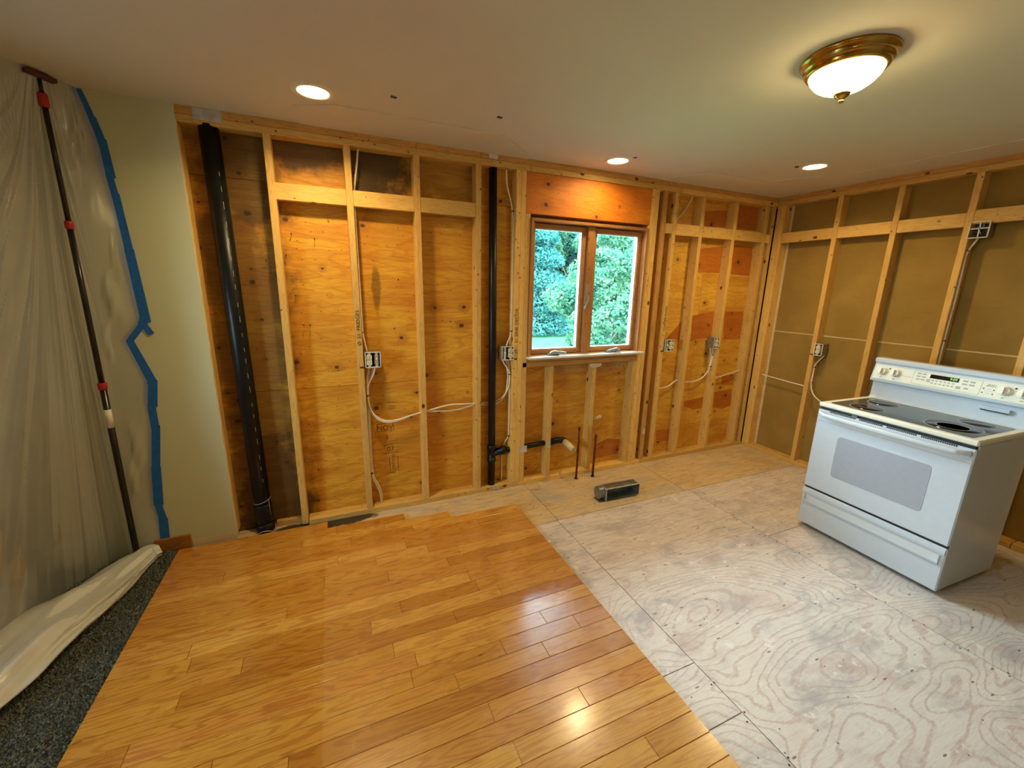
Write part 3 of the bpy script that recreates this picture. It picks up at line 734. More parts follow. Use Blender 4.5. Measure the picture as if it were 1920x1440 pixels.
# sink drain and vent riser
dr = thing('sink_drain', 'slim black plastic drain riser with side arm left of the window', 'pipe', (1.361, .042, SW))
b0 = (1.361, .042, SW)
def D(*p): return tuple(a-b for a, b in zip(p, b0))
tube('riser', [D(1.361, .042, SW), D(1.361, .042, 1.2), D(1.355, .042, 2.372)], .0275, BLACKABS, dr, 22)
bm = bmesh.new(); add_tube(bm, [D(1.361, .042, z) for z in (.235, .238, .262, .262, .335, .335, .372, .375)], [.030, .034, .034, .030, .030, .034, .034, .030], 22)
add_tube(bm, [D(1.37, .042, .305), D(1.44, .042, .315), D(1.44, .042, .315), D(1.478, .042, .317)], [.029, .029, .033, .033], 20)
link('sanitary_tee', bm_me('sanitary_tee', bm), BLACKABS, dr, True)
tube('side_arm', [D(1.43, .042, .313), D(1.66, .042, .319), D(1.95, .042, .330)], .022, BLACKABS, dr, 18)
bm = bmesh.new(); add_tube(bm, smooth_path([D(1.90, .042, .328), D(1.96, .042, .331), D(2.0, .030, .331), D(2.02, .0, .322)], 6), [.027]*18+[.025], 18); add_tube(bm, [D(1.885, .042, .328), D(1.91, .042, .3285)], .030, 18)
link('elbow', bm_me('elbow', bm), BLACKABS, dr, True)
tube('taped_stub', [D(2.012, .010, .325), D(2.026, -.105, .293)], [.027, .026], PVC_TAN, dr, 18)
bm = bmesh.new(); add_tube(bm, [D(2.0262, -.1055, .2928), D(2.0266, -.1085, .2918)], .0262, 18); link('test_cap', bm_me('test_cap', bm), PVC_TAN, dr)
bm = bmesh.new()
for dx, dz in ((-.008, .004), (.006, .008), (.002, -.008)): add_tube(bm, [D(2.0266+dx, -.1084, .2918+dz), D(2.0267+dx, -.1094, .2915+dz)], .004, 8)
link('cap_hole', bm_me('cap_hole', bm), SLOT, dr)
# pale stub beside the right cripple
wp = thing('water_stub', 'pale plastic pipe stub poking out beside the cripple stud under the window', 'pipe', (2.33, .06, .49))
tube('pipe', [(-.055, .02, -.035), (-.01, -.03, .0), (.012, -.06, .02)], .013, PVC_TAN, wp, 14); tube('cap', [(.012, -.06, .02), (.017, -.068, .026)], .0155, PVC_TAN, wp, 14)
# two copper risers
c1 = thing('copper_riser', 'taller rusty copper water pipe rising from the floor below the window', 'pipe', (2.097, -.062, 0))
tube('pipe', [(0, 0, 0), (.004, 0, .2), (.012, .01, .445)], .0085, COPPER, c1, 12); tube('coupling', [(.0055, .003, .24), (.006, .0035, .27)], .0108, COPPER, c1, 12); tube('cap', [(.012, .01, .44), (.0125, .01, .462)], .0105, COPPER, c1, 12); tube('floor_flange', [(0, 0, 0), (0, 0, .004)], .017, COPPER, c1, 14)
c2 = thing('copper_riser', 'shorter dark copper water pipe rising from the floor nearest the cripple stud', 'pipe', (2.257, -.075, 0))
tube('pipe', [(0, 0, 0), (.003, 0, .2), (.006, 0, .372)], .0095, COPPER, c2, 12); tube('cap', [(.006, 0, .36), (.006, 0, .385)], .0118, COPPER, c2, 12); tube('floor_flange', [(0, 0, 0), (0, 0, .004)], .017, COPPER, c2, 14)

# ================================================================== ELECTRICAL
def ebox(name, label, loc, rz, w, h, d, contents, bracket_left=True, cat='outlet box'):
    """steel box: local X right, Z up, open towards -Y; loc is the centre of the open face"""
    t = thing(name, label, cat, loc, rz)
    th = .0025
    boxes('box', [(-w/2, w/2, d-th, d, -h/2, h/2), (-w/2, -w/2+th, 0, d, -h/2, h/2), (w/2-th, w/2, 0, d, -h/2, h/2), (-w/2+th, w/2-th, 0, d, -h/2, -h/2+th), (-w/2+th, w/2-th, 0, d, h/2-th, h/2)], BOXSTEEL, t)
    boxes('rim', [(-w/2-.003, -w/2+.004, -.0015, .001, -h/2, h/2), (w/2-.004, w/2+.003, -.0015, .001, -h/2, h/2), (-w/2, w/2, -.0015, .001, h/2-.004, h/2+.003), (-w/2, w/2, -.0015, .001, -h/2-.003, -h/2+.004)], RIMWHITE, t)
    box('lining', -w/2+th, w/2-th, d-.006, d-th, -h/2+th, h/2-th, BOXDARK, t)
    s = -1 if bracket_left else 1
    bm = bmesh.new(); xb = s*w/2
    add_box(bm, min(xb, xb+s*.035), max(xb, xb+s*.035), .0115, .0128, -h/2-.004, -h/2+.006); link('mounting_tab', bm_me('mounting_tab', bm), STAPLE, t)
    for xo, kind in contents:
        if kind == 'duplex':
            dv = boxes('outlet', [(xo-.0165, xo+.0165, .004, .024, -.034, .034)], IVORY, t, .002)
            boxes('strap', [(xo-.009, xo+.009, .0015, .0035, -.051, .051)], GALV, t)
            for zc in (.0195, -.0195):
                bm = bmesh.new(); n = 20
                pts = []
                for i in range(n):
                    a = 2*PI*i/n; x = max(-.0165, min(.0165, .0185*math.cos(a)));
                    pts.append((xo+x, zc+max(-.0145, min(.0145, .0185*math.sin(a)))))
                add_prism(bm, pts, -.003, .004, 'XZ'); bmesh.ops.recalc_face_normals(bm, faces=bm.faces)
                f = link('socket', bm_me('socket', bm), IVORY, dv)
                boxes('slot', [(xo-.0075, xo-.0050, -.0036, -.003, zc-.002, zc+.008), (xo+.0050, xo+.0075, -.0036, -.003, zc-.003, zc+.008), (xo-.0022, xo+.0022, -.0036, -.003, zc-.0105, zc-.0060)], SLOT, dv)
        elif kind == 'switch':
            dv = boxes('switch', [(xo-.0155, xo+.0155, .006, .028, -.033, .033)], GALV_DULL, t, .002)
            boxes('strap', [(xo-.009, xo+.009, .0035, .0055, -.050, .050)], GALV, t)
            boxes('toggle', [(xo-.005, xo+.005, -.010, .006, -.002, .012)], IVORY, dv, .002)
        elif kind == 'wires':
            for q in range(3):
                bm = bmesh.new(); r2 = random.Random(q+3)
                add_tube(bm, smooth_path([(xo+r2.uniform(-.03, .03), .04, r2.uniform(-.03, .03)), (xo+r2.uniform(-.02, .02), .012, r2.uniform(-.03, .03)), (xo+r2.uniform(-.03, .03), .018, r2.uniform(-.03, .03)), (xo+r2.uniform(-.02, .02), .04, r2.uniform(-.03, .03))], 5), .0025, 6)
                link('wire', bm_me('wire', bm), (ROMEX, BOXDARK, GALV)[q], t, True)
        elif kind == 'bar':
            boxes('divider', [(xo-w/2+.004, xo+w/2-.004, .004, .008, .004, .012), (xo-.003, xo+.003, .004, .008, -h/2+.004, h/2-.004)], GALV, t)
    return t
ebox('outlet_box', 'two-gang outlet box with ivory duplex outlet on stud marked FRIDGES', (.505, -.013, 1.108), 0, .094, .100, .070, [(-.023, 'duplex'), (.023, 'switch')])
ebox('outlet_box', 'two-gang outlet box left of the window beside the slim black pipe', (1.464, -.013, 1.108), 0, .094, .100, .070, [(.023, 'duplex'), (-.023, 'switch')], False)
ebox('outlet_box', 'two-gang outlet box just right of the window on stud marked CORNER PLUGS', (3.034, -.013, 1.106), 0, .096, .100, .070, [(.023, 'duplex'), (-.023, 'switch')])
ebox('outlet_box', 'grey outlet box with single duplex, second box right of the window', (3.618, -.013, 1.108), 0, .064, .100, .080, [(.004, 'duplex')], False)
ebox('outlet_box', 'outlet box on the brown-backed wall near the corner, left of the stove', (XR-.013, -.590, 1.104), -PI/2, .064, .100, .080, [(-.004, 'duplex')])
ebox('junction_box', 'open steel junction box high on the stud behind the stove', (XR-.010, -1.412, 2.012), -PI/2, .094, .100, .066, [(0, 'wires'), (0, 'bar')], cat='junction box')

def cable(name, label, pts, r=.0056, mat=None, staples=(), sm=8, cat='cable', flat=.6):
    t = thing(name, label, cat, pts[0])
    o = Vector(pts[0]); P = [Vector(p)-o for p in pts]
    tube('jacket', P, r, mat or ROMEX, t, 8, sm)
    for s in staples:
        p = Vector(s)-o; box('staple', p.x-.008, p.x+.008, p.y-.007, p.y+.007, p.z-.0035, p.z+.0035, STAPLE, t)
    return t
yb = .045
cable('electrical_cable', 'white cable dropping from the top plate along the FRIDGES stud to its outlet box', [(.498, yb, 2.40), (.480, yb, 2.27), (.459, yb, 2.135), (.4535, .03, 2.0), (.4535, .025, 1.7), (.4535, .02, 1.45), (.4535, .02, 1.30), (.462, .02, 1.23), (.474, .025, 1.158)], staples=[(.4535, .022, 1.285)])
cable('electrical_cable', 'upper white cable looping right from the FRIDGES outlet box towards the slim black pipe', [(.522, .03, 1.06), (.505, .03, 1.0), (.470, .028, .93), (.462, .028, .84), (.485, .03, .735), (.56, .03, .672), (.65, .03, .668), (.75, .03, .69), (.83, .03, .705), (.93, .02, .728), (1.03, .02, .742), (1.12, .02, .738), (1.235, .03, .730)], staples=[(.461, .026, .86)])
cable('electrical_cable', 'lower white cable looping right from the FRIDGES outlet box through two studs', [(.508, .045, 1.06), (.492, .045, .99), (.463, .042, .93), (.462, .042, .84), (.482, .045, .725), (.555, .045, .658), (.65, .045, .654), (.75, .045, .682), (.83, .045, .700), (.93, .035, .698), (1.03, .035, .692), (1.12, .035, .700), (1.235, .04, .722)])
cable('electrical_cable', 'white cable running down the FRIDGES stud into the bottom plate, left one', [(.480, .045, 1.06), (.462, .050, .93), (.456, .052, .7), (.456, .052, .30), (.478, .056, .20), (.503, .058, .12), (.508, .058, .036)], staples=[(.457, .05, .285)])
cable('electrical_cable', 'white cable running down the FRIDGES stud into the bottom plate, right one', [(.490, .055, 1.06), (.470, .060, .93), (.466, .062, .7), (.465, .062, .30), (.490, .064, .20), (.515, .066, .12), (.518, .066, .036)])
cable('electrical_cable', 'white cable from the top plate down the SINK stud to its outlet box', [(1.452, yb, 2.38), (1.462, yb, 2.27), (1.495, yb, 2.16), (1.507, .035, 2.05), (1.507, .03, 1.8), (1.507, .03, 1.5), (1.505, .03, 1.27), (1.485, .03, 1.20), (1.468, .03, 1.158)], staples=[(1.505, .03, 1.268), (1.505, .04, 2.11)])
cable('electrical_cable', 'white cable curling behind the slim black pipe up to the SINK outlet box', [(1.258, .05, .722), (1.33, .078, .715), (1.40, .075, .720), (1.458, .05, .76), (1.492, .035, .83), (1.500, .03, .90), (1.495, .03, .96), (1.455, .03, 1.02), (1.435, .035, 1.06)], staples=[(1.499, .03, .935)])
cable('electrical_cable', 'second white cable looping lower behind the slim black pipe to the SINK stud', [(1.258, .06, .712), (1.33, .082, .698), (1.42, .078, .705), (1.475, .055, .77), (1.488, .045, .87), (1.490, .04, .93), (1.478, .04, 1.0), (1.470, .045, 1.06)])
cable('electrical_cable', 'white cable falling from the SINK outlet box past the drain arm to the bottom plate', [(1.485, .05, 1.06), (1.500, .045, .96), (1.506, .042, .8), (1.506, .042, .5), (1.503, .05, .42), (1.482, .075, .36), (1.466, .080, .28), (1.462, .078, .15), (1.460, .075, .036)], staples=[(1.505, .042, .43)])
cable('electrical_cable', 'white cable dipping between the CORNER PLUGS stud and the next stud', [(2.985, yb, .735), (3.02, yb, .705), (3.07, yb, .700), (3.14, yb, .715), (3.20, yb, .75), (3.249, yb, .765)])
cable('electrical_cable', 'white cable sweeping across the bay below the single duplex box and up to it', [(3.287, yb, .742), (3.37, yb, .735), (3.46, yb, .735), (3.55, .05, .755), (3.615, .05, .81), (3.640, .04, .88), (3.645, .035, 1.0), (3.625, .035, 1.06)], staples=[(3.641, .036, .87), (3.644, .035, .985)])
cable('electrical_cable', 'short white cable end dropping from the single duplex box', [(3.600, .04, 1.06), (3.618, .042, 1.02), (3.634, .042, .98), (3.632, .045, .86), (3.634, .05, .80)])
cable('electrical_cable', 'white cable crossing the last bay to the corner stud', [(3.691, yb, .755), (3.78, yb, .755), (3.88, yb, .775), (3.98, yb, .79), (4.063, yb, .805)])
cable('electrical_cable', 'white cable curving in the top bay above the CORNER PLUGS stud', [(3.20, .06, 2.40), (3.165, .06, 2.33), (3.10, .055, 2.24), (3.04, .05, 2.185), (2.985, .045, 2.15)])
xk = XR+.045
cable('electrical_cable', 'white cable running along the brown backing from the corner to the first stud', [(xk, -.079, .775), (xk, -.25, .765), (xk, -.40, .755), (xk, -.5175, .750)])
cable('electrical_cable', 'white cable hanging down the stud from the outlet box left of the stove', [(XR+.05, -.615, 1.055), (XR+.045, -.580, 1.0), (XR+.035, -.561, .95), (XR+.035, -.561, .82), (XR+.04, -.561, .76)], staples=[(XR+.035, -.561, .94), (XR+.035, -.561, .80)])
cable('electrical_cable', 'white cable sagging from the stud towards the back of the stove', [(XR+.030, -.561, .86), (XR+.03, -.563, .78), (XR+.02, -.60, .70), (XR-.03, -.70, .66), (XR-.12, -.83, .655), (XR-.22, -.97, .60), (XR-.26, -1.1, .45)])
cable('electrical_cable', 'white cable falling from the high junction box along its stud', [(XR+.03, -1.405, 1.962), (XR+.03, -1.392, 1.93), (XR+.03, -1.371, 1.87), (XR+.03, -1.371, 1.75), (XR+.03, -1.373, 1.6), (XR+.03, -1.371, 1.30), (XR+.035, -1.371, 1.1), (XR+.035, -1.371, .7), (XR+.035, -1.371, .3)], staples=[(XR+.03, -1.371, 1.885), (XR+.03, -1.371, 1.28)])
cable('low_voltage_wire', 'thin tan wire end curling up from the floor by the bottom plate below the window', [(1.64, -.10, .004), (1.72, -.115, .012), (1.70, -.05, .05), (1.64, -.012, .055), (1.615, .02, .08), (1.612, .03, .10), (1.625, .028, .125)], .0028, ROMEX_TAN, cat='wire')

# ================================================================== DUCT BOOT ON THE FLOOR
v = thing('duct_boot', 'galvanized sheet metal floor duct with an open rectangular mouth below the window', 'duct', (2.25, -.46, 0), math.radians(-2.5))
bm = bmesh.new(); w, h, y0, y1, th = .155, .088, -.03, .055, .0025; z0 = .014
for b in ((-w, w, y0, y1, z0, z0+th), (-w, w, y0, y1, z0+h-th, z0+h), (w-th, w, y0, y1, z0+th, z0+h-th), (-w, -w+th, y0, y1, z0+th, z0+h-th), (-w, w, y1-th, y1, z0, z0+h)): add_box(bm, *b)
link('rectangular_mouth', bm_me('rectangular_mouth', bm), GALV_DULL, v)
bm = bmesh.new(); add_box(bm, -w-.002, w+.002, y0-.001, y0+.012, z0+h, z0+h+.002); link('hemmed_edge', bm_me('hemmed_edge', bm), GALV, v)
prism('round_end', [(y0+.008+.046+.046*math.cos(a), .006+.052+.050*math.sin(a)) for a in [2*PI*i/22 for i in range(22)]], -w-.040, -w+.004, 'YZ', GALV_DULL, v)
box('fold_seam', -w+.003, -w+.010, y0-.003, y1, z0-.003, z0+h+.003, GALV, v)
boxes('base_flange', [(-w-.05, w-.02, y0+.004, y1, 0, .006), (-w+.02, w-.06, y0+.03, y1-.01, .006, .014)], GALV_DULL, v)

# ================================================================== CEILING LIGHTS AND TAPE BITS
def can(x, y, label, share=1.0):
    t = thing('recessed_light', label, 'ceiling light', (x, y, H), 0, 'recessed ceiling lights')
    lathe('trim_ring', [(.066, .004), (.066, -.001), (.070, -.006), (.090, -.005), (.094, 0), (.094, .004)], TRIMWHITE, t, 40)
    l = bpy.data.lights.new('can_lamp', 'AREA'); l.shape = 'DISK'; l.size = .12; l.energy = CAN_WATTS*share; l.color = CAN_COLOR; l.spread = math.radians(150)
    lo = bpy.data.objects.new('can_lamp', l); COL.objects.link(lo); lo.parent = t; lo.location = (0, 0, -.004)
    lathe('lens', [(.0, -.0015), (.066, -.0015), (.066, .0006), (.0, .0006)], CANGLOW, t, 36)
can(.275, -.466, 'round recessed ceiling light above the left bays, nearest the soil stack')
can(2.158, -.25, 'round recessed ceiling light directly above the window', .40)
can(3.442, -.765, 'round recessed ceiling light near the right corner, above the opened partition')
def dome(loc, label):
  dl = thing('dome_light', label, 'ceiling light', loc)
  lathe('brass_rim', [(.06, 0), (.150, 0), (.153, -.006), (.150, -.012), (.140, -.018), (.141, -.026), (.138, -.032), (.130, -.036), (.131, -.044), (.127, -.050), (.119, -.053), (.112, -.050)], BRASS, dl, 56)
  lathe('glass_bowl', [(.117, -.046), (.116, -.055), (.108, -.071), (.092, -.089), (.070, -.104), (.045, -.114), (.022, -.120), (.0, -.122)], DOMEGLASS, dl, 48)
  lathe('finial', [(.0, -.117), (.026, -.117), (.027, -.122), (.020, -.131), (.011, -.137), (.007, -.141), (.010, -.144), (.009, -.150), (.0, -.152)], BRASS, dl, 24)
dome((2.118, -1.675, H), 'brass rimmed ceiling dome light with glowing alabaster glass bowl')
dome((-.1, -3.6, H), 'brass rimmed dome light added out of view behind the camera for warm fill')  # second dome is an added, unseen fill light for the left side
for (x, y, a, L, lab) in ((.62, -.571, .25, .034, 'small dark blue tape scrap on the ceiling right of the leftmost recessed light'), (1.156, -.574, .2, .034, 'small dark blue tape scrap on the ceiling above the slim black pipe'),
                       (3.350, -.700, .5, .05, 'small dark blue tape scrap stuck beside the recessed light near the right corner'), (2.22, -.355, .4, .03, 'tiny blue tape scrap beside the recessed light above the window')):
    bm = bmesh.new(); add_prism(bm, [(-L/2, -.013), (L/2-.004, -.011), (L/2, .010), (-L/2+.005, .013)], -.0022 if x > 1.7 and False else -.0010, 0, 'XY'); bmesh.ops.recalc_face_normals(bm, faces=bm.faces)
    o = link('tape_scrap', bm_me('tape_scrap', bm), DARKBLUE); o.location = (x, y, H-.0001); o.rotation_euler = (0, 0, a); tag(o, lab, 'tape')

# ================================================================== PLASTIC SHEET, TAPE, POLE
TAPE = [(-.729, 2.447), (-.700, 2.32), (-.682, 2.23), (-.675, 2.08), (-.667, 1.99), (-.654, 1.73), (-.639, 1.38), (-.722, 1.275), (-.657, 1.05), (-.677, .916), (-.678, .79), (-.713, .545), (-.733, .327), (-.722, .22), (-.730, .105)]
tz = np.array([p[1] for p in TAPE][::-1]); tx = np.array([p[0] for p in TAPE][::-1])
def edge_x(z): return float(np.interp(z, tz, tx))
ps = thing('plastic_sheet', 'translucent plastic dust sheet hanging from the ceiling at the left', 'plastic sheet', (-.9, -.3, 0))
top = [(None), (-.762, -.070), (-.800, -.165), (-.872, -.275), (-1.10, -.64), (-1.52, -.95), (XL+.005, -1.30)]
bot = [(None), (-.86, -.030), (-1.0, -.040), (-1.08, -.22), (-1.13, -.64), (-1.57, -1.02), (XL+.005, -1.30)]
NU, NV = 420, 110
uc = np.linspace(0, 6, NU)
verts = []
hx, hy, hzz = -.79, -.14, H
for j in range(NV+1):
    z = .012+(H-.0135)*j/NV; t = (1-z/H)**.75
    E = (edge_x(z), -.0148)
    C = [Vector((E[0], E[1], 0))]+[Vector(top[i]).to_3d()*(1-t)+Vector(bot[i]).to_3d()*t for i in range(1, 7)]
    pl = smooth_path(C, 50); seg = 50
    for i in range(NU):
        f = uc[i]*seg; a = int(min(f, len(pl)-2)); w_ = f-a
        p = pl[a]*(1-w_)+pl[a+1]*w_; tg = (pl[a+1]-pl[a]); tg = tg.normalized() if tg.length > 1e-9 else Vector((1, 0, 0))
        n = Vector((-tg.y, tg.x, 0))
        u = uc[i]
        drop = H-z
        # folds fanning out from the pole head and vertical slack
        fan = math.atan2((u-1.9)*.33, drop+.18)
        A = .016*min(1, drop/.5)*min(1, max(0, (u-.9)/.8))
        dsp = A*(.8*math.sin(fan*26+.6*math.sin(fan*9))+.35*math.sin(fan*61+1.3)+.14*math.sin(fan*137+.7)+.10*math.sin(fan*211))
        # tight diagonal creases beside the tape
        e = max(0, 1-abs(u-.55)/.55)
        e = max(0, (u-.22)/.4) if u < .62 else max(0, 1-(u-.62)/.5)
        cre = .016*min(1, e)*max(0, math.sin(z*7.3+u*4+1.1)+.45*math.sin(z*17-u*9)+.2*math.sin(z*41+u*20)-.35)
        dsp += cre
        lim = p+n*dsp
        y = min(lim.y, -.0148) if u < 3 else lim.y
        verts.append((lim.x+.9, y+.3, z))
fac = []
for j in range(NV):
    for i in range(NU-1):
        a = j*NU+i; fac.append((a, a+1, a+NU+1, a+NU))
me = bpy.data.meshes.new('hanging_film'); me.from_pydata(verts, [], fac)
link('hanging_film', me, FILM, ps, True)
# gathered slack lying on the carpet
path = smooth_path([(-.755, -.045, .05), (-.80, -.085, .055), (-.86, -.22, .05), (-.925, -.42, .055), (-1.0, -.62, .06), (-1.06, -.85, .065), (-1.17, -1.10, .07), (-1.38, -1.32, .07), (-1.75, -1.5, .06)], 16)
vs = []; nseg = 40; from mathutils import noise as mnoise
for i, p in enumerate(path):
    f = i/(len(path)-1); t_ = (path[min(i+1, len(path)-1)]-path[max(i-1, 0)]).normalized(); sd = Vector((t_.y, -t_.x, 0)).normalized()
    R = .040+.105*min(1, f*2.2); Hh = (.05+.035*min(1, f*2))*(1+.10*math.sin(i*.13))
    for k in range(nseg):
        a = 2*PI*k/nseg
        q = Vector((p.x, p.y, 0))
        nz = .6*mnoise.fractal(Vector((q.x*4+math.cos(a)*1.6, q.y*2.2+math.sin(a)*1.6, 3.1)), .9, 2.1, 3)
        fold = .11*math.sin(a*5+i*.05)+.07*math.sin(a*11-i*.03)+.04*math.sin(a*19+i*.04)
        rr = R*(1+.28*nz+fold)
        zz_ = .014+max(0, Hh*(1+math.sin(a))*.62*(1+.4*nz+fold))
        q = q+sd*rr*math.cos(a); q.z = zz_
        if q.y > -.03: q.y = -.03
        vs.append((q.x+.9, q.y+.3, q.z))
fs = []
for i in range(len(path)-1):
    for k in range(nseg): fs.append((i*nseg+k, i*nseg+(k+1) % nseg, (i+1)*nseg+(k+1) % nseg, (i+1)*nseg+k))
me = bpy.data.meshes.new('gathered_hem'); me.from_pydata(vs, [], fs); link('gathered_hem', me, FILM_LAYERS, ps, True)

tp = thing('painters_tape', 'blue painter\'s tape line fixing the plastic sheet to the green wall', 'tape', (-.7, -.0127, 0))
def strip(a, b, w=.050, y=0.0):
    a = Vector((a[0]+.7, 0, a[1])); b = Vector((b[0]+.7, 0, b[1])); d = (b-a).normalized(); n = Vector((-d.z, 0, d.x))*w/2; a2 = a-d*.010; b2 = b+d*.010
    if b2.z > H-.001: b2.z = H-.001
    if a2.z > H-.001: a2.z = H-.001
    poly = [((a2+n).x, (a2+n).z), ((b2+n*1.05).x, (b2+n*1.05).z), ((b2-n*.95).x, (b2-n*.95).z), ((a2-n).x, (a2-n).z)]
    poly = [(x, min(z, H-.001)) for x, z in poly]
    prism('tape_strip', poly, -.0042-y, -.0028-y, 'XZ', BLUE, tp)
for i in range(len(TAPE)-1): strip(TAPE[i], TAPE[i+1], .050+.008*((i*7) % 3-1), .0004*(i % 2))
strip((-.655, 1.385), (-.622, 1.315), .03, .001)

pole = thing('support_pole', 'black telescopic pole with red collars holding up the plastic sheet', 'pole', (-.852, -.055, .012))
pb = Vector((-.852, -.055, .012)); pt = Vector((-.797, -.150, H-.055))
def along(z): return (pt-pb)*((z-pb.z)/(pt.z-pb.z))
tube('outer_tube', [along(.015), along(1.07)], .0145, POLEBLACK, pole, 16)
tube('inner_tube', [along(1.05), along(1.84)], .0120, POLEBLACK, pole, 16)
tube('inner_tube', [along(1.83), along(2.37)], .0100, POLEBLACK, pole, 16)
for z, r in ((1.055, .019), (1.83, .0165)): tube('collar', [along(z-.018), along(z-.014), along(z+.014), along(z+.018)], [r*.85, r, r, r*.85], RED, pole, 16)
tube('top_fitting', [along(2.31), along(2.315), along(2.36), along(2.365)], [.014, .017, .017, .014], RED, pole, 16)
tube('sticker', [along(.83), along(.93)], .0150, PAPERWHITE, pole, 16)
tube('neck', [along(2.36), along(H-.03)], .007, POLEBLACK, pole, 10)
bm = bmesh.new(); add_box(bm, -.055, .055, -.022, .022, -.009, .009, .003); hd = link('head_pad', bm_me('head_pad', bm), PADRED, pole); hd.location = pt-pb+Vector((0, 0, .0375)); hd.rotation_euler = (0, 0, 1.05)
tube('foot', [(0, 0, .0), (0, 0, .02)], [.024, .020], POLEBLACK, pole, 16)

# ================================================================== STOVE
A0 = Vector((3.1977, -1.2241)); dX = Vector((-.04734, -.99888)); SWD = .760
ctr = A0+dX*SWD/2
st = thing('electric_stove', 'white freestanding electric stove with black glass cooktop', 'stove', (ctr.x, ctr.y, 0), math.radians(-92.713))
hw = SWD/2
DP = .575
def U(u): return u-hw
box('body', -hw+.003, hw-.003, .030, DP, .025, .862, ENAMEL, st, .004)
boxes('toe_base', [(-hw+.02, hw-.02, .045, DP-.03, .012, .025)], SLOT, st)
for x in (-hw+.05, hw-.05):
    for y in (.06, DP-.06): tube('foot', [(x, y, 0), (x, y, .013)], .016, SLOT, st, 12)
# drawer
dw = box('drawer', -hw, hw, 0, .030, .026, .286, ENAMEL, st, .006)
prism('drawer_lip', [(U(.020), .195), (U(.740), .195), (U(.740), .238), (U(.020), .238)], -.0005, .004, 'XZ', ENAMEL, dw)
boxes('finger_groove', [(U(.026), U(.734), -.0012, .003, .204, .232)], plain('shaded_groove_enamel', rgb(214, 214, 210), .4, var=.01), dw)
prism('groove_ledge', [(-.0005, .184), (-.013, .190), (-.014, .199), (-.0005, .204)], U(.020), U(.740), 'YZ', ENAMEL, dw)
boxes('groove_end', [(U(.020), U(.026), -.011, -.0005, .19, .240), (U(.734), U(.740), -.011, -.0005, .19, .240)], ENAMEL, dw, .001)
prism('drawer_top_roll', [(-.0005, .244), (-.006, .248), (-.009, .262), (-.006, .280), (-.0005, .285)], -hw+.004, hw-.004, 'YZ', ENAMEL, dw)
boxes('drawer_gap', [(-hw+.006, hw-.006, .006, .028, .2865, .2995)], SLOT, st)
# oven door
dr_ = box('oven_door', -hw, hw, -.004, .028, .300, .846, ENAMEL, st, .006)
prism('oven_window', rrect(U(.148), U(.618), .428, .702, .022), -.0052, -.0035, 'XZ', OVENGLASS, dr_)
box('door_crease', -hw+.001, hw-.001, -.0046, -.0035, .7695, .7725, GREYPRINT, dr_)
hp = smooth_path([(U(.018), -.006, .822), (U(.045), -.030, .822), (U(.10), -.044, .820), (0, -.052, .818), (U(.66), -.044, .820), (U(.715), -.030, .822), (U(.742), -.006, .822)], 8)
bm = bmesh.new(); add_tube(bm, hp, .0145, 14, True, .8); link('handle', bm_me('handle', bm), ENAMEL, dr_, True)
for i in range(70):
    x = U(.075+.61*i/69)
    if i in (17, 18, 33, 34, 51, 52): continue
    boxes('vent_slot', [(x-.0026, x+.0026, -.0046, .004, .8375, .8455)], SLOT, dr_)
boxes('door_gap', [(-hw+.01, hw-.01, .004, .030, .8465, .8635)], SLOT, st)
boxes('door_latch', [(U(.195), U(.225), .000, .02, .848, .860)], GALV_DULL, st)
# cooktop
bm = bmesh.new(); add_box(bm, -hw-.002, hw+.002, -.006, DP-.02, .864, .893, .007); link('cooktop_rim', bm_me('cooktop_rim', bm), ENAMEL_CREAM, st)
gl = prism('glass_top', rrect(U(.040), U(.722), .030, .470, .02), .8925, .8945, 'XY', COOKGLASS, st)
for u, y, r, r2 in ((.195, .135, .085, 0), (.585, .175, .115, .066), (.60, .385, .075, 0), (.165, .355, .078, 0)):
    lathe('burner_zone', [(.0, .8946), (r, .8946), (r, .8949), (0, .8949)], BURNER, gl, 40, (U(u), y, 0))
    ring_poly('burner_ring', r-.003, r+.003, U(u), y, .8948, .0005, RINGMARK, gl)
    if r2: ring_poly('burner_ring', r2-.002, r2+.002, U(u), y, .8949, .0005, RINGMARK, gl)
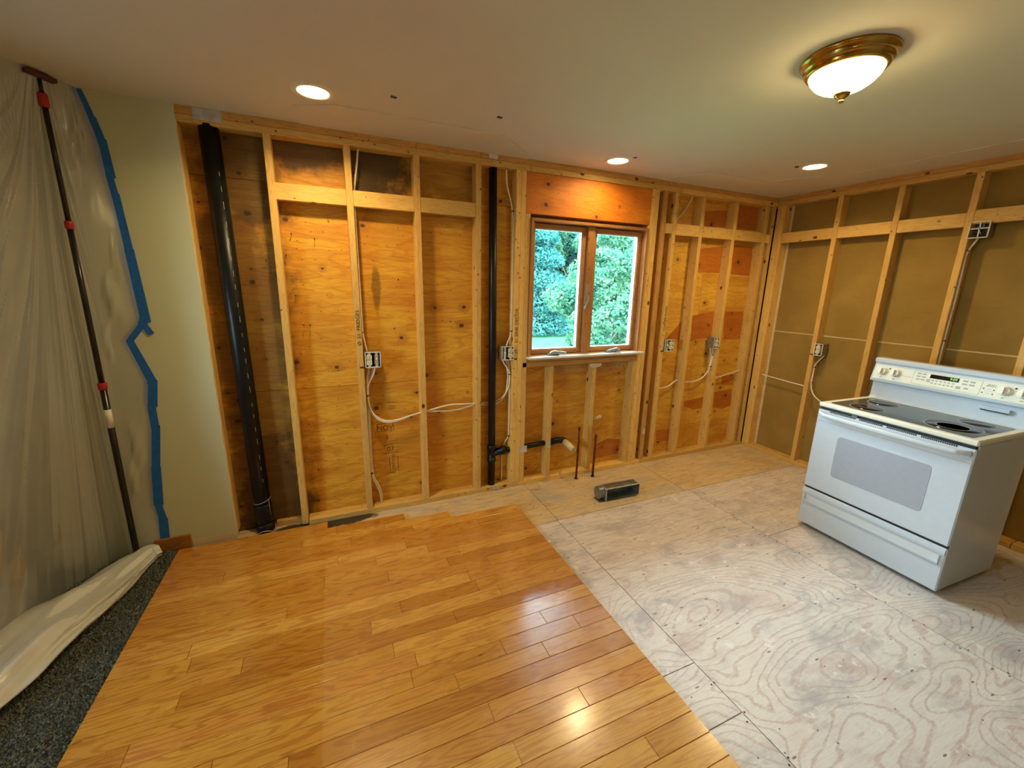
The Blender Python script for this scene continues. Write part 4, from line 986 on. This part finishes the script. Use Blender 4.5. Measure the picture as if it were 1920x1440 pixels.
# back guard: riser and sloping control panel
prism('backguard', [(.500, .880), (.515, .905), (.520, 1.000), (.478, 1.012), (.476, 1.022), (.505, 1.132), (.492, 1.142), (.492, 1.160), (.505, 1.168), (DP-.01, 1.168), (DP, 1.160), (DP, .88)], -hw, hw, 'YZ', ENAMEL, st)
slope = math.atan2(.505-.476, 1.132-1.022)
cp = bpy.data.objects.new('control_panel', bpy.data.meshes.new('control_panel'))
bm = bmesh.new(); add_box(bm, -hw+.010, hw-.010, -.003, .004, -.050, .050, .0015); bm.to_mesh(cp.data); bm.free(); cp.data.materials.append(ENAMEL_CREAM); COL.objects.link(cp)
cp.parent = st; cp.location = (0, .4905-.0005, 1.077); cp.rotation_euler = (-slope, 0, 0)
def knob(u, z):
    bm = bmesh.new(); add_lathe(bm, [(.0, -.020), (.0215, -.019), (.0235, -.015), (.0250, -.007), (.0285, -.0035), (.0285, -.003), (0, -.003)], 28, (U(u), 0, z), 'Y'); add_box(bm, U(u)-.0035, U(u)+.0035, -.031, -.018, z-.019, z+.019, .002)
    bmesh.ops.recalc_face_normals(bm, faces=bm.faces); link('knob', bm_me('knob', bm), ENAMEL_CREAM, cp)
    ring_poly_bm = bmesh.new()
    for k in range(14):
        a = math.radians(-50+280*k/13); add_box(ring_poly_bm, U(u)+.0315*math.cos(a)-.0012, U(u)+.0315*math.cos(a)+.0012, -.0036, -.003, z+.0315*math.sin(a)-.0012, z+.0315*math.sin(a)+.0012)
    link('knob_scale', bm_me('knob_scale', ring_poly_bm), GREYPRINT, cp)
    text('knob_text', 'OFF', .008, (U(u), -.0034, z-.040), up, DARKPRINT, cp)
for u in (.056, .128, .632, .704): knob(u, .005)
for u, z in ((.092, .028), (.668, .028)): tube('indicator_lamp', [(U(u), -.003, z), (U(u), -.006, z)], .0042, SLOT, cp, 12)
boxes('keypad_panel', [(U(.225), U(.535), -.0042, -.0028, -.040, .040)], plain('keypad_cream', rgb(238, 232, 208), .4, var=.01), cp)
boxes('keypad_border', [(U(.224), U(.536), -.0046, -.003, .0395, .041), (U(.224), U(.2255), -.0046, -.003, -.041, .041), (U(.224), U(.536), -.0046, -.003, -.041, -.0395)], GREYPRINT, cp)
dp_ = boxes('clock_display', [(U(.305), U(.438), -.0056, -.003, .010, .034)], DISPLAY, cp)
text('clock_digits', '9:09', .020, (U(.415), -.0058, .022), up, LCD, dp_)
for c in range(2):
    for r in range(3): boxes('key', [(U(.240+.026*c), U(.260+.026*c), -.0054, -.0042, .024-.018*r, .032-.018*r)], GREYPRINT, cp)
    for r in range(2): boxes('key', [(U(.456+.030*c), U(.478+.030*c), -.0054, -.0042, .020-.018*r, .029-.018*r)], GREYPRINT, cp)
boxes('key', [(U(.470), U(.487), -.0054, -.0042, -.022, -.013)], GREYPRINT, cp)
for c in range(6):
    for r in range(2): boxes('key', [(U(.318+.019*c), U(.328+.019*c), -.0054, -.0042, -.006-.017*r, .001-.017*r)], GREYPRINT, cp)
boxes('key', [(U(.294), U(.310), -.0054, -.0042, -.016, .002)], GREYPRINT, cp); boxes('key', [(U(.435), U(.453), -.0054, -.0042, -.028, -.012)], GREYPRINT, cp)
text('badge', 'e', .014, (U(.172), -.0035, -.002), up, GREYPRINT, cp); text('badge', 'oven range', .008, (U(.197), -.0035, -.004), up, GREYPRINT, cp)
bm = bmesh.new()
for a in range(5): add_tube(bm, smooth_path([(U(.555+.008*a), -.0034, .016), (U(.560+.008*a), -.0034, .022+.003*(a % 2)), (U(.566+.006*a), -.0034, .030)], 3), .0008, 5)
link('logo_sketch', bm_me('logo_sketch', bm), DARKPRINT, cp)
for (u, z) in ((.548, .002), (.590, .000), (.548, -.022), (.590, -.024)): tube('indicator_lamp', [(U(u), -.003, z), (U(u), -.0042, z)], .0032, DARKPRINT, cp, 10)
boxes('indicator_line', [(U(.552), U(.588), -.0036, -.003, -.012, -.0105), (U(.560), U(.580), -.0036, -.003, .0, .002), (U(.560), U(.580), -.0036, -.003, -.024, -.022)], GREYPRINT, cp)
bm = bmesh.new(); add_box(bm, U(.545), U(.670), .500, .520, .958, .980, .004); link('vent_hood', bm_me('vent_hood', bm), ENAMEL, st)
boxes('vent_opening', [(U(.552), U(.663), .5005, .52, .954, .9585)], SLOT, st)

# ================================================================== OUTSIDE
lawn = struct_mesh('lawn', (lambda b: (add_box(b, -60, 90, SD+.35, 95, -.86, -.82), bm_me('lawn', b))[1])(bmesh.new()), GRASS, 'pale green mown lawn outside the window')
lawn2 = struct_mesh('ground', (lambda b: (add_box(b, -60, XL-.35, -60, SD+.35, -.86, -.82), bm_me('ground', b))[1])(bmesh.new()), PAVING, 'unseen pale grey paving added outside the side window for neutral bounced light')  # added in place of grass so the bounced light is not green
def crown_mesh(name, seed, height, radius, n, size, conifer=False):
    r = np.random.RandomState(seed)
    if conifer:
        z = r.uniform(0, 1, n)**.9; lim = radius*(1-z*.86); tier = .65+.35*np.abs(np.sin(z*24))
        a = r.uniform(0, 2*PI, n); rr = lim*tier*np.sqrt(r.uniform(.35, 1, n)); P = np.stack([rr*np.cos(a), rr*np.sin(a), .4+z*(height-.4)-rr*.22], 1)
    else:
        nb = 46; th = r.uniform(0, 2*PI, nb); zc = r.uniform(.12, .92, nb); br = radius*np.sqrt(np.clip(1-((zc-.5)/.56)**2, .05, 1))*r.uniform(.35, .92, nb)
        cen = np.stack([br*np.cos(th), br*np.sin(th), zc*height], 1); rad = r.uniform(.16, .30, nb)*height*.5
        k = r.randint(0, nb, n); d = r.normal(size=(n, 3)); d /= np.linalg.norm(d, axis=1)[:, None]
        P = cen[k]+d*(rad[k]*r.uniform(.6, 1, n)**.5)[:, None]*np.array([1, 1, .75])
    d1 = r.normal(size=(n, 3)); d1[:, 2] *= .6; d1 /= np.linalg.norm(d1, axis=1)[:, None]
    d2 = np.cross(d1, r.normal(size=(n, 3))); d2 /= np.linalg.norm(d2, axis=1)[:, None]
    s = (size*r.uniform(.6, 1.3, n))[:, None]
    co = np.zeros((n*4, 3)); co[0::4] = P-d1*s; co[1::4] = P+d2*s*.45; co[2::4] = P+d1*s; co[3::4] = P-d2*s*.45+np.array([0, 0, .02])
    co[:, 2] = np.maximum(co[:, 2], .02)
    me = bpy.data.meshes.new(name); me.from_pydata(co.tolist(), [], [(4*i, 4*i+1, 4*i+2, 4*i+3) for i in range(n)]); return me
def trunk_mesh(name, h, r):
    bm = bmesh.new(); add_tube(bm, [(0, 0, 0), (.05, .03, h*.4), (-.04, .05, h)], [r, r*.75, r*.3], 8)
    for a in range(5): add_tube(bm, [(0, 0, h*.45), (math.cos(a*1.3)*h*.22, math.sin(a*1.3)*h*.22, h*.8)], [r*.4, r*.12], 6)
    return bm_me(name, bm)
K = {'decid_a': (crown_mesh('leafy_crown', 1, 7.5, 3.0, 34000, .092), 'leafy_tree'), 'decid_b': (crown_mesh('leafy_crown', 2, 6.0, 2.6, 30000, .085), 'leafy_tree'),
     'conifer': (crown_mesh('spruce_crown', 3, 8.5, 2.6, 34000, .092, True), 'spruce_tree'), 'bush': (crown_mesh('bush_crown', 4, 3.6, 1.7, 24000, .062), 'bush')}
TR = trunk_mesh('trunk', 4.5, .16); TRS = trunk_mesh('trunk', 1.8, .06)
def plant(kind, mat, x, y, s, rz, label, group):
    me, nm = K[kind]
    t = thing(nm, label, 'tree' if kind != 'bush' else 'bush', (x, y, -.82), rz, group); t.scale = (s, s, s)
    o = link('foliage', me.copy() if len(me.materials) and me.materials[0] != mat else me, None, t)
    o.data.materials.clear(); o.data.materials.append(mat)
    link('trunk', TRS if kind == 'bush' else TR, BARK, t)
GT = 'trees beyond the lawn'
spots = [('conifer', LEAF_TEAL, 10.2, 17.2, 1.0), ('decid_b', LEAF_GREEN, 13.4, 18.2, 1.05), ('decid_a', LEAF_TEAL, 11.7, 21.5, 1.25), ('conifer', LEAF_TEAL, 15.4, 20.0, 1.1), ('decid_a', LEAF_TEAL, 7.4, 19.2, 1.1),
         ('decid_b', LEAF_GREEN, 17.3, 17.5, 1.1), ('decid_a', LEAF_TEAL, 20.2, 20.0, 1.2), ('conifer', LEAF_TEAL, 4.2, 18.5, 1.05), ('decid_b', LEAF_GREEN, 1.0, 19.5, 1.1), ('decid_a', LEAF_TEAL, 23.8, 19.0, 1.15), ('conifer', LEAF_TEAL, 27, 18, 1.1), ('decid_a', LEAF_TEAL, -2.6, 18.5, 1.1),
         ('decid_a', LEAF_TEAL, 15.0, 26.5, 1.6), ('decid_a', LEAF_TEAL, 20.5, 27.0, 1.6), ('decid_a', LEAF_TEAL, 9.0, 26.0, 1.6), ('decid_a', LEAF_TEAL, 3.2, 25.5, 1.5), ('decid_a', LEAF_TEAL, 26.5, 26.0, 1.5)]
far_label = 'tree standing further along the lawn edge, mostly hidden by the window frame'
tl = ['blue-green spruce seen through the left sash, right at the lawn edge', 'lighter green leafy tree seen through the left sash near the mullion', 'tall bluish tree behind the spruce, filling the top of the left sash', 'dark blue-green spruce seen at the upper part of the right sash', 'bluish leafy tree hidden left of the window view beside the spruce']
for i, (k_, m_, x, y, s) in enumerate(spots):
    plant(k_, m_, x, y, s, rnd.uniform(0, 6), tl[i] if i < 5 else far_label, GT)
plant('bush', LEAF_GREEN, 7.6, 7.0, 1.05, .4, 'bright green bush close outside the right sash', 'bushes near the house')
plant('bush', LEAF_GREEN, 9.6, 8.4, 1.3, 2.1, 'taller green bush behind the nearest one at the right sash edge', 'bushes near the house')
plant('bush', LEAF_GREEN, 11.6, 10.6, 1.5, 4.0, 'large green bush further out behind the right sash', 'bushes near the house')
